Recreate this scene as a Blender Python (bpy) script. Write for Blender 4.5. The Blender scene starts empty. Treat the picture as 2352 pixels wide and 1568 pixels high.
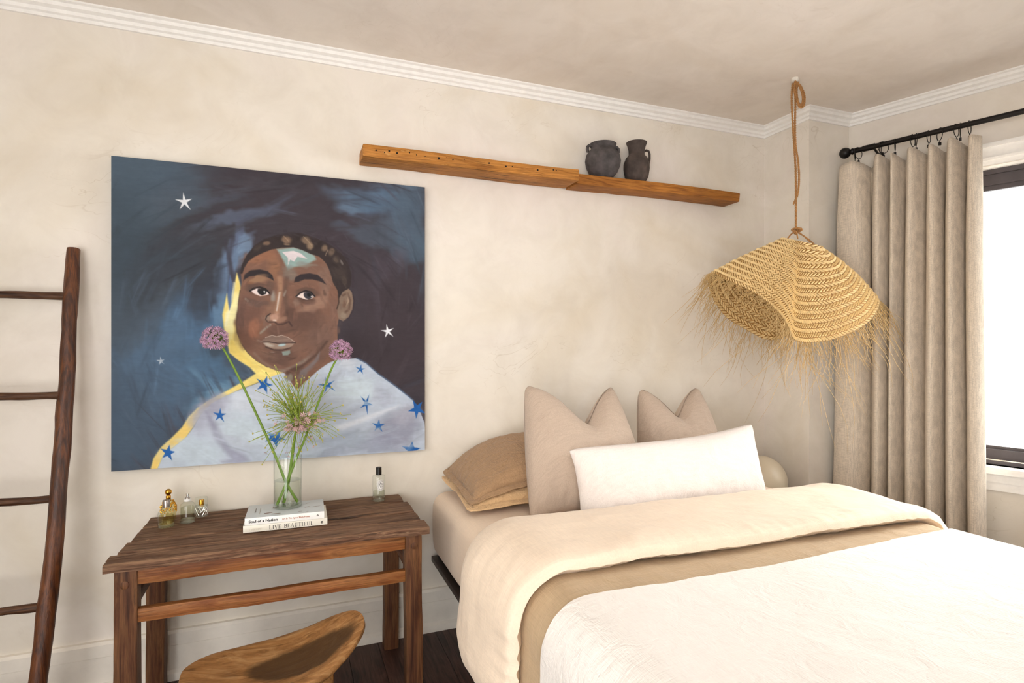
import bpy, bmesh, math, random
import numpy as np
from mathutils import Vector, Matrix
from mathutils import noise as mnoise

# ------------------------------------------------------------------ camera, world, lights, exposure
S = bpy.context.scene
COL = S.collection
random.seed(7)
cam_d = bpy.data.cameras.new('camera')
cam = bpy.data.objects.new('camera', cam_d); COL.objects.link(cam)
cam.location = (0.0, -2.569, 1.31)
cam.rotation_euler = (math.radians(90), 0, math.radians(-21.34))
cam_d.sensor_width = 36.0
cam_d.lens = 20.02
cam_d.shift_y = 0.0017
cam_d.clip_start = 0.02
S.camera = cam

W = bpy.data.worlds.new('daylight'); S.world = W
W.use_nodes = True
bg = W.node_tree.nodes['Background']
bg.inputs[0].default_value = (1.0, 0.985, 0.96, 1)
bg.inputs[1].default_value = 3.2

def area(name, loc, target, sx, sy, power, color=(1, 1, 1), portal=False, spread=180):
    d = bpy.data.lights.new(name, 'AREA'); d.shape = 'RECTANGLE'; d.size = sx; d.size_y = sy
    d.energy = power; d.color = color
    d.spread = math.radians(spread)
    if portal: d.cycles.is_portal = True
    o = bpy.data.objects.new(name, d); COL.objects.link(o)
    o.location = loc
    o.rotation_euler = (Vector(target) - Vector(loc)).to_track_quat('-Z', 'Y').to_euler()
    return o
# window wall: starts at P0, runs along WD, inward normal WN
P0 = Vector((2.886, -0.303, 0)); WD = Vector((0.317, -0.948, 0)); WN = Vector((-0.948, -0.317, 0))
def wp(s, off, z): return P0 + WD * s + WN * off + Vector((0, 0, z))
area('window_portal', wp(1.085, -0.10, 1.44), wp(1.085, 1, 1.44), 1.34, 1.42, 1, portal=True)
area('window_daylight', wp(1.085, -0.13, 1.44), (1.3, -1.2, 0.55), 1.30, 1.36, 36, (1.0, 0.995, 0.98), spread=130)
area('rear_fill', (-0.55, -3.9, 1.05), (1.0, 0.0, 1.15), 2.4, 1.9, 100, (1.0, 0.995, 0.98))  # added fill panel behind the camera; the wall there has no window
area('side_fill', (-1.7, -2.4, 1.6), (1.3, -0.2, 1.25), 1.0, 1.2, 4.5, (1.0, 0.99, 0.97), spread=75)  # added soft fill from the left
area('high_fill', (0.3, -2.9, 2.2), (1.2, 0, 1.1), 0.9, 0.9, 2.5, (1.0, 0.99, 0.97), spread=90)  # added fill high behind the camera, no fixture hangs there

S.view_settings.view_transform = 'Standard'
S.view_settings.look = 'None'
S.view_settings.exposure = 0.08
S.view_settings.gamma = 1.0
S.view_settings.use_curve_mapping = False
try:
    S.cycles.use_denoising = True
    S.cycles.max_bounces = 6
    S.cycles.diffuse_bounces = 4
    S.cycles.glossy_bounces = 3
    S.cycles.transparent_max_bounces = 14
    S.cycles.use_adaptive_sampling = True
    S.cycles.adaptive_threshold = 0.1
    S.cycles.adaptive_min_samples = 12
    S.cycles.caustics_reflective = False
    S.cycles.caustics_refractive = False
except Exception:
    pass

# ------------------------------------------------------------------ helpers
def lin(h):
    o = []
    for i in (0, 2, 4):
        c = int(h[i:i + 2], 16) / 255.0
        o.append(c / 12.92 if c <= 0.04045 else ((c + 0.055) / 1.055) ** 2.4)
    return tuple(o) + (1.0,)
def N3(x, y, z): return mnoise.noise(Vector((x, y, z)))
def fbm(x, y, z, o=3):
    a, s, f = 0.0, 1.0, 1.0
    for _ in range(o):
        a += s * N3(x * f, y * f, z * f); s *= 0.5; f *= 2.1
    return a

class MB:
    """collects geometry in world coordinates and links it as one mesh object"""
    def __init__(s): s.v = []; s.f = []
    def add(s, vs, fs):
        k = len(s.v); s.v += [tuple(p) for p in vs]; s.f += [tuple(i + k for i in q) for q in fs]; return s
    def box(s, x0, x1, y0, y1, z0, z1):
        return s.add([(x0, y0, z0), (x1, y0, z0), (x1, y1, z0), (x0, y1, z0), (x0, y0, z1), (x1, y0, z1), (x1, y1, z1), (x0, y1, z1)],
                     [(0, 3, 2, 1), (4, 5, 6, 7), (0, 1, 5, 4), (1, 2, 6, 5), (2, 3, 7, 6), (3, 0, 4, 7)])
    def obox(s, c, ax, ay, az):
        c = Vector(c); ax = Vector(ax); ay = Vector(ay); az = Vector(az)
        vs = [c + ax * i + ay * j + az * k for k in (-1, 1) for i, j in ((-1, -1), (1, -1), (1, 1), (-1, 1))]
        return s.add(vs, [(0, 3, 2, 1), (4, 5, 6, 7), (0, 1, 5, 4), (1, 2, 6, 5), (2, 3, 7, 6), (3, 0, 4, 7)])
    def bbox(s, x0, x1, y0, y1, z0, z1, b=0.004, seg=2, cuts=0, warp=None):
        bm = bmesh.new(); bmesh.ops.create_cube(bm, size=1.0)
        for v in bm.verts:
            v.co = Vector(((x0 + x1) / 2 + v.co.x * (x1 - x0), (y0 + y1) / 2 + v.co.y * (y1 - y0), (z0 + z1) / 2 + v.co.z * (z1 - z0)))
        bmesh.ops.bevel(bm, geom=bm.edges[:], offset=b, segments=seg, affect='EDGES', profile=0.6)
        if cuts:
            L = [(x1 - x0), (y1 - y0), (z1 - z0)]; ax = L.index(max(L)); lo = (x0, y0, z0)[ax]
            for k in range(1, cuts):
                no = Vector((0, 0, 0)); no[ax] = 1; co = Vector((x0, y0, z0)); co[ax] = lo + L[ax] * k / cuts
                bmesh.ops.bisect_plane(bm, geom=bm.verts[:] + bm.edges[:] + bm.faces[:], plane_co=co, plane_no=no)
        if warp:
            for v in bm.verts: v.co = Vector(warp(v.co.x, v.co.y, v.co.z))
        bm.verts.index_update()
        s.add([v.co for v in bm.verts], [[v.index for v in f.verts] for f in bm.faces]); bm.free(); return s
    def lathe(s, prof, c=(0, 0, 0), seg=40, cap=True, ax=None):
        k = len(prof); vs = []; fs = []
        X, Y, Z = Vector((1, 0, 0)), Vector((0, 1, 0)), Vector((0, 0, 1))
        if ax is not None:
            Z = Vector(ax).normalized(); X = Z.orthogonal().normalized(); Y = Z.cross(X)
        c = Vector(c)
        for r, z in prof:
            for j in range(seg):
                a = 2 * math.pi * j / seg
                vs.append(c + X * (r * math.cos(a)) + Y * (r * math.sin(a)) + Z * z)
        for i in range(k - 1):
            for j in range(seg):
                fs.append((i * seg + j, i * seg + (j + 1) % seg, (i + 1) * seg + (j + 1) % seg, (i + 1) * seg + j))
        if cap:
            fs.append(tuple(range(seg))[::-1]); fs.append(tuple((k - 1) * seg + j for j in range(seg)))
        return s.add(vs, fs)
    def tube(s, pts, r, seg=8, cap=True):
        pts = [Vector(p) for p in pts]; n = len(pts)
        rr = r if hasattr(r, '__len__') else [r] * n
        T = []
        for i in range(n):
            d = pts[min(i + 1, n - 1)] - pts[max(i - 1, 0)]
            T.append(d.normalized() if d.length > 1e-9 else Vector((0, 0, 1)))
        N = T[0].orthogonal().normalized(); vs = []; fs = []
        for i in range(n):
            N = (N - T[i] * N.dot(T[i]))
            N = N.normalized() if N.length > 1e-6 else T[i].orthogonal().normalized()
            Bn = T[i].cross(N)
            for j in range(seg):
                a = 2 * math.pi * j / seg
                vs.append(pts[i] + (N * math.cos(a) + Bn * math.sin(a)) * rr[i])
        for i in range(n - 1):
            for j in range(seg):
                fs.append((i * seg + j, i * seg + (j + 1) % seg, (i + 1) * seg + (j + 1) % seg, (i + 1) * seg + j))
        if cap:
            fs.append(tuple(range(seg))[::-1]); fs.append(tuple((n - 1) * seg + j for j in range(seg)))
        return s.add(vs, fs)
    def grid(s, fn, nu, nv, cu=False, cv=False):
        vs = [fn(i / (nu if cu else nu - 1), j / (nv if cv else nv - 1)) for j in range(nv) for i in range(nu)]
        fs = []
        for j in range(nv if cv else nv - 1):
            for i in range(nu if cu else nu - 1):
                i2 = (i + 1) % nu; j2 = (j + 1) % nv
                fs.append((j * nu + i, j * nu + i2, j2 * nu + i2, j2 * nu + i))
        return s.add(vs, fs)
    def sphere(s, c, r, seg=24, rings=14, sc=(1, 1, 1)):
        c = Vector(c)
        pr = [(math.sin(math.pi * i / rings), -math.cos(math.pi * i / rings)) for i in range(rings + 1)]
        vs = []
        for q, z in pr:
            q = max(q, 1e-4)
            for j in range(seg):
                a = 2 * math.pi * j / seg
                vs.append(c + Vector((q * r * math.cos(a) * sc[0], q * r * math.sin(a) * sc[1], z * r * sc[2])))
        fs = [(i * seg + j, i * seg + (j + 1) % seg, (i + 1) * seg + (j + 1) % seg, (i + 1) * seg + j) for i in range(rings) for j in range(seg)]
        return s.add(vs, fs)
    def sweep(s, prof, path, interior_right=True):
        """profile (out, z) swept along a plan polyline with mitred corners; out points to the right of travel"""
        n = len(path); P = [Vector((p[0], p[1])) for p in path]; offs = []
        for i in range(n):
            d0 = (P[i] - P[i - 1]).normalized() if i > 0 else None
            d1 = (P[i + 1] - P[i]).normalized() if i < n - 1 else None
            if d0 is None: d0 = d1
            if d1 is None: d1 = d0
            n0 = Vector((d0.y, -d0.x)); n1 = Vector((d1.y, -d1.x))
            m = (n0 + n1); m = m / max(m.dot(n1), 1e-6) if m.length > 1e-6 else n0
            offs.append(m)
        k = len(prof)
        vs = [(P[i].x + offs[i].x * o, P[i].y + offs[i].y * o, z) for i in range(n) for o, z in prof]
        fs = [(i * k + j, (i + 1) * k + j, (i + 1) * k + (j + 1) % k, i * k + (j + 1) % k) for i in range(n - 1) for j in range(k)]
        fs.append(tuple(range(k))); fs.append(tuple((n - 1) * k + j for j in range(k))[::-1])
        return s.add(vs, fs)
    def build(s, name, mat, parent=None, origin=None, sharp=35, merge=False):
        if origin is None:
            origin = Vector(parent['_o']) if parent is not None else Vector((0, 0, 0))
        origin = Vector(origin)
        me = bpy.data.meshes.new(name)
        me.from_pydata([(p[0] - origin.x, p[1] - origin.y, p[2] - origin.z) for p in s.v], [], s.f)
        bm = bmesh.new(); bm.from_mesh(me)
        if merge: bmesh.ops.remove_doubles(bm, verts=bm.verts[:], dist=merge if merge is not True else 1e-5)
        bmesh.ops.recalc_face_normals(bm, faces=bm.faces[:]); bm.to_mesh(me); bm.free()
        for p in me.polygons: p.use_smooth = True
        if sharp is not None: me.set_sharp_from_angle(angle=math.radians(sharp))
        me.materials.append(mat)
        o = bpy.data.objects.new(name, me); COL.objects.link(o)
        if parent is not None:
            o.parent = parent; o.location = origin - Vector(parent['_o'])
        else:
            o.location = origin
        o['_o'] = tuple(origin)
        return o

def thing(name, label, cat, loc=(0, 0, 0), group=None):
    o = bpy.data.objects.new(name, None); COL.objects.link(o); o.location = loc; o['_o'] = tuple(loc)
    o.empty_display_size = 0.05
    o['label'] = label; o['category'] = cat
    if group: o['group'] = group
    return o
def tag(o, label, cat, group=None, kind=None):
    o['label'] = label; o['category'] = cat
    if group: o['group'] = group
    if kind: o['kind'] = kind
    return o
def struct(o, label, cat):
    o['kind'] = 'structure'; o['label'] = label; o['category'] = cat
    return o

# ------------------------------------------------------------------ materials
def nm(name):
    m = bpy.data.materials.new(name); m.use_nodes = True
    nt = m.node_tree; b = nt.nodes['Principled BSDF']
    return m, nt, b
def nd(nt, t, **kw):
    n = nt.nodes.new(t)
    for k, v in kw.items():
        if k.startswith('i_'): n.inputs[k[2:].replace('_', ' ')].default_value = v
        else: setattr(n, k, v)
    return n
def ramp(nt, fac, stops):
    r = nt.nodes.new('ShaderNodeValToRGB'); e = r.color_ramp.elements
    e[0].position, e[0].color = stops[0][0], stops[0][1]
    e[1].position, e[1].color = stops[-1][0], stops[-1][1]
    for p, c in stops[1:-1]:
        q = e.new(p); q.color = c
    nt.links.new(fac, r.inputs[0]); return r.outputs[0]
def coords(nt, scale=(1, 1, 1), rand=False, rot=(0, 0, 0)):
    tc = nt.nodes.new('ShaderNodeTexCoord'); mp = nt.nodes.new('ShaderNodeMapping')
    mp.inputs['Scale'].default_value = scale; mp.inputs['Rotation'].default_value = rot
    src = tc.outputs['Object']
    if rand:
        oi = nt.nodes.new('ShaderNodeObjectInfo'); ad = nd(nt, 'ShaderNodeVectorMath', operation='MULTIPLY_ADD')
        cx = nt.nodes.new('ShaderNodeCombineXYZ')
        for i in range(3): nt.links.new(oi.outputs['Random'], cx.inputs[i])
        nt.links.new(cx.outputs[0], ad.inputs[0]); ad.inputs[1].default_value = (17.0, 31.0, 23.0); nt.links.new(src, ad.inputs[2]); src = ad.outputs[0]
    nt.links.new(src, mp.inputs[0]); return mp.outputs[0]
def noise(nt, vec, scale, detail=4, rough=0.55, dist=0.0):
    n = nd(nt, 'ShaderNodeTexNoise'); n.inputs['Scale'].default_value = scale; n.inputs['Detail'].default_value = detail
    n.inputs['Roughness'].default_value = rough; n.inputs['Distortion'].default_value = dist
    nt.links.new(vec, n.inputs['Vector']); return n.outputs['Fac']
def mix(nt, a, b, fac, mode='MIX'):
    n = nt.nodes.new('ShaderNodeMix'); n.data_type = 'RGBA'; n.blend_type = mode
    for sock, val in ((n.inputs[0], fac), (n.inputs[6], a), (n.inputs[7], b)):
        if hasattr(val, 'is_output'): nt.links.new(val, sock)
        else: sock.default_value = val
    return n.outputs[2]
def bump(nt, b, h, strength, dist=0.01):
    n = nt.nodes.new('ShaderNodeBump'); n.inputs['Strength'].default_value = strength; n.inputs['Distance'].default_value = dist
    nt.links.new(h, n.inputs['Height']); nt.links.new(n.outputs[0], b.inputs['Normal'])
def plain(name, h, rough=0.5, metal=0.0, var=0.0, vs=20.0, bmp=0.0, spec=None):
    m, nt, b = nm(name)
    b.inputs['Roughness'].default_value = rough; b.inputs['Metallic'].default_value = metal
    if spec is not None: b.inputs['Specular IOR Level'].default_value = spec
    f = noise(nt, coords(nt), vs, 5)
    c = lin(h); k = 1 - var
    dk = (c[0] * k, c[1] * k, c[2] * k, 1); lt = tuple(min(1, x * (1 + var * .6)) for x in c[:3]) + (1,)
    nt.links.new(ramp(nt, f, [(0.3, dk), (0.7, lt)]), b.inputs['Base Color'])
    if bmp: bump(nt, b, f, bmp)
    return m
def wood(name, cols, along, scale=3.0, stretch=14.0, rough=0.6, bmp=0.25, dist=1.2, fine=0.35, rand=True, spec=0.3):
    m, nt, b = nm(name)
    sc = [stretch] * 3; sc['xyz'.index(along)] = 1.0
    v = coords(nt, tuple(sc), rand)
    f1 = noise(nt, v, scale, 6, 0.6, dist)
    n = len(cols); st = [(0.28 + 0.44 * i / (n - 1), lin(c)) for i, c in enumerate(cols)]
    c1 = ramp(nt, f1, st)
    sc2 = [stretch * 5] * 3; sc2['xyz'.index(along)] = 2.0
    f2 = noise(nt, coords(nt, tuple(sc2), rand), scale * 1.6, 4, 0.6)
    c2 = ramp(nt, f2, [(0.3, (0.42, 0.38, 0.35, 1)), (0.62, (1.12, 1.1, 1.08, 1))])
    c3 = mix(nt, c1, c2, fine * 2, 'MULTIPLY')
    f3 = noise(nt, coords(nt, (1, 1, 1), rand), 4.0, 4)
    c4 = mix(nt, c3, ramp(nt, f3, [(0.35, (0.62, 0.58, 0.56, 1)), (0.65, (1.1, 1.08, 1.06, 1))]), 0.55, 'MULTIPLY')
    nt.links.new(c4, b.inputs['Base Color'])
    b.inputs['Roughness'].default_value = rough; b.inputs['Specular IOR Level'].default_value = spec
    if bmp:
        mx = mix(nt, f1, f2, 0.6); bump(nt, b, mx, bmp, 0.006)
    return m
def cloth(name, h, rough=0.95, slub=0.12, sc=220.0, wr=0.25, wrs=9.0, trans=0.0, bmp=0.3):
    m, nt, b = nm(name); c = lin(h)
    a = noise(nt, coords(nt, (1.0, 0.08, 1.0)), sc, 1, 0.6); d = noise(nt, coords(nt, (0.06, 1.0, 0.06)), sc, 1, 0.6)
    w = mix(nt, a, d, 0.5)
    col = ramp(nt, w, [(0.36, tuple(x * (1 - slub) for x in c[:3]) + (1,)), (0.64, tuple(min(1, x * (1 + slub * .6)) for x in c[:3]) + (1,))])
    nt.links.new(col, b.inputs['Base Color'])
    b.inputs['Roughness'].default_value = rough; b.inputs['Specular IOR Level'].default_value = 0.15
    b.inputs['Sheen Weight'].default_value = 0.15; b.inputs['Sheen Roughness'].default_value = 0.5
    f = noise(nt, coords(nt, (1, 1, 1)), wrs, 3, 0.6, 1.2)
    hgt = mix(nt, f, w, 0.25)
    bump(nt, b, hgt, bmp, 0.02 * wr)
    return m
def glassy(name, tint=(0.97, 0.99, 0.98, 1), ior=1.45, refl=1.0, rough=0.02):
    """thin clear glass: see-through with a Fresnel reflection"""
    m = bpy.data.materials.new(name); m.use_nodes = True; nt = m.node_tree
    for n in list(nt.nodes): nt.nodes.remove(n)
    out = nt.nodes.new('ShaderNodeOutputMaterial'); tr = nt.nodes.new('ShaderNodeBsdfTransparent'); gl = nt.nodes.new('ShaderNodeBsdfGlossy')
    mx = nt.nodes.new('ShaderNodeMixShader'); lw = nt.nodes.new('ShaderNodeLayerWeight'); lw.inputs[0].default_value = 0.5
    pw_ = nd(nt, 'ShaderNodeMath', operation='POWER'); pw_.inputs[1].default_value = 4.0
    mu = nd(nt, 'ShaderNodeMath', operation='MULTIPLY_ADD'); mu.inputs[1].default_value = 0.45 * refl; mu.inputs[2].default_value = 0.03 * refl * (ior - 1) / 0.45; mu.use_clamp = True
    dk = tuple(x * 0.55 for x in tint[:3]) + (1,); pe = nd(nt, 'ShaderNodeMath', operation='POWER'); pe.inputs[1].default_value = 6.0; nt.links.new(lw.outputs['Facing'], pe.inputs[0]); nt.links.new(mix(nt, tint, dk, pe.outputs[0]), tr.inputs[0]); gl.inputs['Roughness'].default_value = rough; gl.inputs[0].default_value = (1, 1, 1, 1)
    nt.links.new(lw.outputs['Facing'], pw_.inputs[0]); nt.links.new(pw_.outputs[0], mu.inputs[0]); nt.links.new(mu.outputs[0], mx.inputs[0]); nt.links.new(tr.outputs[0], mx.inputs[1]); nt.links.new(gl.outputs[0], mx.inputs[2])
    nt.links.new(mx.outputs[0], out.inputs[0]); return m
def plaster(name, h, h2, h3, crack=0.35):
    m, nt, b = nm(name); v = coords(nt)
    f1 = noise(nt, v, 1.3, 3, 0.6, 0.8); f2 = noise(nt, v, 5.0, 4, 0.65, 0.5)
    c = ramp(nt, f1, [(0.3, lin(h2)), (0.5, lin(h)), (0.72, lin(h3))])
    c = mix(nt, c, ramp(nt, f2, [(0.3, (0.90, 0.885, 0.865, 1)), (0.6, (1.03, 1.03, 1.03, 1))]), 0.6, 'MULTIPLY')
    f3 = noise(nt, coords(nt, (1, 1, 1.6)), 3.1, 2, 0.5, 2.6)
    line = ramp(nt, f3, [(0.488, (0, 0, 0, 1)), (0.497, (1, 1, 1, 1)), (0.506, (0, 0, 0, 1))])
    f4 = noise(nt, v, 2.2, 1); gate = ramp(nt, f4, [(0.56, (0, 0, 0, 1)), (0.68, (crack, crack, crack, 1))])
    fac = mix(nt, line, gate, 1.0, 'MULTIPLY')
    c = mix(nt, c, lin('b9a88e'), fac)
    nt.links.new(c, b.inputs['Base Color']); b.inputs['Roughness'].default_value = 0.85; b.inputs['Specular IOR Level'].default_value = 0.2
    bump(nt, b, mix(nt, f2, noise(nt, v, 30.0, 2), 0.3), 0.12, 0.012)
    return m

M = {}
M['wall'] = plaster('limewash_plaster', 'ebe4d9', 'e4dac9', 'eee6df')
M['ceiling'] = plaster('ceiling_plaster', 'f2eae1', 'ede3d7', 'f4ece5', 0.1)
M['trim'] = plain('painted_trim', 'fbf9f6', 0.55, 0, 0.05, 30, 0.15)
M['base'] = plain('painted_baseboard', 'f0e9de', 0.6, 0, 0.06, 14, 0.2)
M['floor_under'] = plain('dark_floor_slab', '1a100c', 0.8)  # near-black slab under the planks, showing in their joints
M['plank'] = wood('dark_floor_wood', ['2a1a15', '46302a', '5d4238', '3a2620'], 'y', 2.2, 9.0, 0.42, 0.15, 2.0, 0.4)
M['canvas_edge'] = plain('canvas_edge', '2b3848', 0.8, 0, 0.1, 30)
M['shelf_wood'] = wood('honey_reclaimed_wood', ['7c4a1e', 'b0742f', 'c98b43', '9a5f25'], 'x', 2.6, 10.0, 0.6, 0.3, 1.6, 0.3)
M['shelf_wood2'] = wood('amber_reclaimed_wood', ['74431a', 'a46827', 'b87a35', '8c541f'], 'x', 3.0, 8.0, 0.6, 0.3, 2.2, 0.28)
def weather(m, crack='150c07', pale='a98a6c'):
    nt = m.node_tree; b = nt.nodes['Principled BSDF']; src = b.inputs['Base Color'].links[0].from_socket
    f = noise(nt, coords(nt, (1.0, 16.0, 16.0), True), 3.4, 3, 0.5, 0.6)
    g = noise(nt, coords(nt, (1, 1, 1), True), 3.0, 2)
    ln = ramp(nt, f, [(0.365, (1, 1, 1, 1)), (0.395, (0, 0, 0, 1))])
    gt = ramp(nt, g, [(0.45, (0, 0, 0, 1)), (0.58, (0.85, 0.85, 0.85, 1))])
    c = mix(nt, src, lin(crack), mix(nt, ln, gt, 1.0, 'MULTIPLY'))
    f2 = noise(nt, coords(nt, (1.0, 5.0, 5.0), True), 22.0, 4, 0.7)
    sp = ramp(nt, f2, [(0.60, (0, 0, 0, 1)), (0.72, (0.55, 0.55, 0.55, 1))])
    c = mix(nt, c, lin(pale), sp); nt.links.new(c, b.inputs['Base Color'])
M['hole'] = plain('nail_hole', '1d120a', 0.9)
M['end_grain'] = wood('pale_end_grain', ['b08a55', 'd2b27c', 'c7a46a'], 'z', 5.0, 3.0, 0.7, 0.2)
M['clay'] = plain('black_clay', '504a4a', 0.8, 0, 0.5, 26, 0.35)
M['clay2'] = plain('brown_black_clay', '4d413c', 0.8, 0, 0.5, 24, 0.35)
M['ladder'] = wood('dark_branch_wood', ['22100a', '4a2611', '70401f', '351a0d'], 'z', 3.0, 9.0, 0.45, 0.4, 1.5, 0.35, True, 0.45)
M['rung'] = wood('dark_rung_wood', ['22130b', '462a18', '664731', '301c11'], 'x', 3.0, 14.0, 0.5, 0.4, 1.2, 0.4)
M['table_top'] = wood('weathered_table_wood', ['432a1c', '70503c', '93745b', '57392a'], 'x', 2.6, 13.0, 0.7, 0.6, 1.6, 0.45)
M['table_leg'] = wood('dark_leg_wood', ['3a2013', '5f3b25', '7a5436', '482a18'], 'z', 3.0, 12.0, 0.55, 0.35, 1.2, 0.35)
M['table_rail'] = wood('reddish_rail_wood', ['5a321a', '875028', '9f6b3e', '6e4220'], 'x', 2.6, 12.0, 0.5, 0.3, 1.2, 0.3)
M['rail_y'] = wood('reddish_side_rail', ['4a2814', '6d3f20', '84532c'], 'y', 2.6, 12.0, 0.55, 0.3, 1.2, 0.3)
M['sheet'] = cloth('peach_fitted_sheet', 'ebd5bd', slub=0.04, wr=0.5, wrs=4.0, bmp=0.12)
M['peach'] = cloth('peach_cotton', 'f4e1cb', slub=0.05, wr=0.8, wrs=7.0, bmp=0.25)
M['taupe'] = cloth('taupe_linen', 'c2a988', slub=0.07, wr=0.8, wrs=11.0, bmp=0.35)
M['white'] = cloth('white_coverlet_cotton', 'f8f3ee', slub=0.03, sc=300, wr=0.9, wrs=15.0, bmp=0.45)
M['cushion'] = cloth('natural_linen', 'c0ad9c', slub=0.09, sc=300, wr=0.8, wrs=10.0, bmp=0.4)
M['lumbar'] = cloth('white_linen', 'efe6e0', slub=0.05, sc=260, wr=0.8, wrs=11.0, bmp=0.45)
M['brown'] = cloth('mocha_linen', 'ac8b6a', slub=0.12, wr=1.3, wrs=14.0, bmp=0.7)
M['apricot'] = cloth('apricot_cotton', 'deb98c', slub=0.05, wr=1.3, wrs=14.0, bmp=0.6)
M['curtain'] = cloth('oatmeal_linen', 'ddd0bf', slub=0.2, sc=330, wr=0.2, wrs=6.0, bmp=0.3)
M['black_metal'] = plain('black_metal', '1b1614', 0.4, 0.4, 0.1)
M['frame_dark'] = plain('bed_frame_steel', '2a1b16', 0.5, 0.2, 0.1)
M['window_frame'] = plain('dark_window_frame', '4b4548', 0.45, 0.2, 0.1)
M['globe'] = plain('opal_globe', 'ddd0b8', 0.35, 0, 0.02)
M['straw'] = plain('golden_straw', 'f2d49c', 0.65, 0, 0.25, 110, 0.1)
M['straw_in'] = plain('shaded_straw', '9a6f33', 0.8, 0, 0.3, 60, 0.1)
M['fringe'] = plain('straw_fringe', 'd2b078', 0.7, 0, 0.2, 40)
M['rope'] = plain('jute_rope', 'b58450', 0.9, 0, 0.35, 160, 0.4)
M['porcelain'] = plain('white_hook', 'e8e2d8', 0.4, 0, 0.02)
M['glass'] = glassy('clear_glass', (0.965, 0.985, 0.975, 1))
M['pane'] = glassy('window_glass', (0.98, 0.99, 0.99, 1), 1.3, 0.5)
M['water'] = glassy('clear_water', (0.93, 0.94, 0.915, 1), 1.33, 0.8)
M['thick_glass'] = glassy('thick_glass_base', (0.90, 0.92, 0.90, 1), 1.6, 1.2, 0.06)
M['perfume_y'] = glassy('pale_yellow_perfume', (0.93, 0.89, 0.68, 1), 1.36, 0.7)
M['perfume_c'] = glassy('clear_perfume', (0.86, 0.87, 0.82, 1), 1.36, 0.7)
M['gold'] = plain('polished_gold', 'd09a3a', 0.2, 1.0, 0.1)
M['silver'] = plain('brushed_silver', 'a39a94', 0.35, 1.0, 0.1)
M['chrome'] = plain('chrome', 'd6d4d2', 0.12, 1.0, 0.02)
M['white_plastic'] = plain('white_plastic', 'efeeec', 0.4)
M['black_plastic'] = plain('black_plastic', '15110f', 0.35)
M['stem'] = plain('green_stem', '6f8f2c', 0.5, 0, 0.2, 60)
M['pedicel'] = plain('lime_pedicel', '8ea03a', 0.55, 0, 0.25, 60)
M['bud'] = plain('yellow_green_bud', 'b9ad5c', 0.6, 0, 0.2, 80)
M['purple'] = plain('mauve_petals', 'cda3c0', 0.6, 0, 0.4, 200)
M['pinkstar'] = plain('pale_pink_petals', 'cfa9a6', 0.6, 0, 0.3, 200)
M['book_white'] = plain('white_book_cover', 'f2f1ee', 0.4, 0, 0.01)
M['book_cream'] = plain('cream_book_cover', 'ece7d9', 0.45, 0, 0.01)
M['book_grey'] = plain('pale_grey_cover_print', 'd5dadb', 0.35, 0, 0.03, 14)
M['paper'] = plain('page_edges', 'ece3d0', 0.8, 0, 0.05, 300)
M['ink'] = plain('black_ink', '17130f', 0.6)
M['ink_grey'] = plain('grey_ink', 'a79c90', 0.6)
M['ink_faint'] = plain('faint_ink', 'c9bfae', 0.6)
M['ink_red'] = plain('terracotta_ink', 'b06a4c', 0.6)
M['label_white'] = plain('white_paper_label', 'f3f1ee', 0.6)

weather(M['table_top']); weather(M['shelf_wood'], '3a2008', 'd9ad6c')
# stool wood: pale carved wood with a dark oiled patch in the middle of the seat
def stool_mat():
    m, nt, b = nm('carved_stool_wood')
    v = coords(nt, (1.0, 6.0, 6.0))
    f = noise(nt, v, 6.0, 6, 0.6, 1.5)
    c = ramp(nt, f, [(0.28, lin('7c5530')), (0.5, lin('ad7d4c')), (0.72, lin('c99f6d'))])
    f2 = noise(nt, coords(nt), 18.0, 5)
    c = mix(nt, c, ramp(nt, f2, [(0.3, (0.6, 0.55, 0.5, 1)), (0.6, (1.05, 1.05, 1.05, 1))]), 0.6, 'MULTIPLY')
    tc = nt.nodes.new('ShaderNodeTexCoord'); mp = nt.nodes.new('ShaderNodeMapping')
    mp.inputs['Location'].default_value = (-0.22, 0.05, 0.0); mp.inputs['Scale'].default_value = (3.0, 5.6, 0.0)
    nt.links.new(tc.outputs['Object'], mp.inputs[0])
    ln = nd(nt, 'ShaderNodeVectorMath', operation='LENGTH'); nt.links.new(mp.outputs[0], ln.inputs[0])
    w = noise(nt, coords(nt, (1, 1, 1)), 12.0, 4)
    ad = nd(nt, 'ShaderNodeMath', operation='MULTIPLY_ADD'); nt.links.new(w, ad.inputs[0]); ad.inputs[1].default_value = 0.25; nt.links.new(ln.outputs['Value'], ad.inputs[2])
    g = ramp(nt, ad.outputs[0], [(0.54, (0.88, 0.88, 0.88, 1)), (0.64, (0, 0, 0, 1))])
    c = mix(nt, c, lin('46321f'), g)
    nt.links.new(c, b.inputs['Base Color']); b.inputs['Roughness'].default_value = 0.5
    bump(nt, b, f, 0.3, 0.006)
    return m
M['stool'] = stool_mat()

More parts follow.
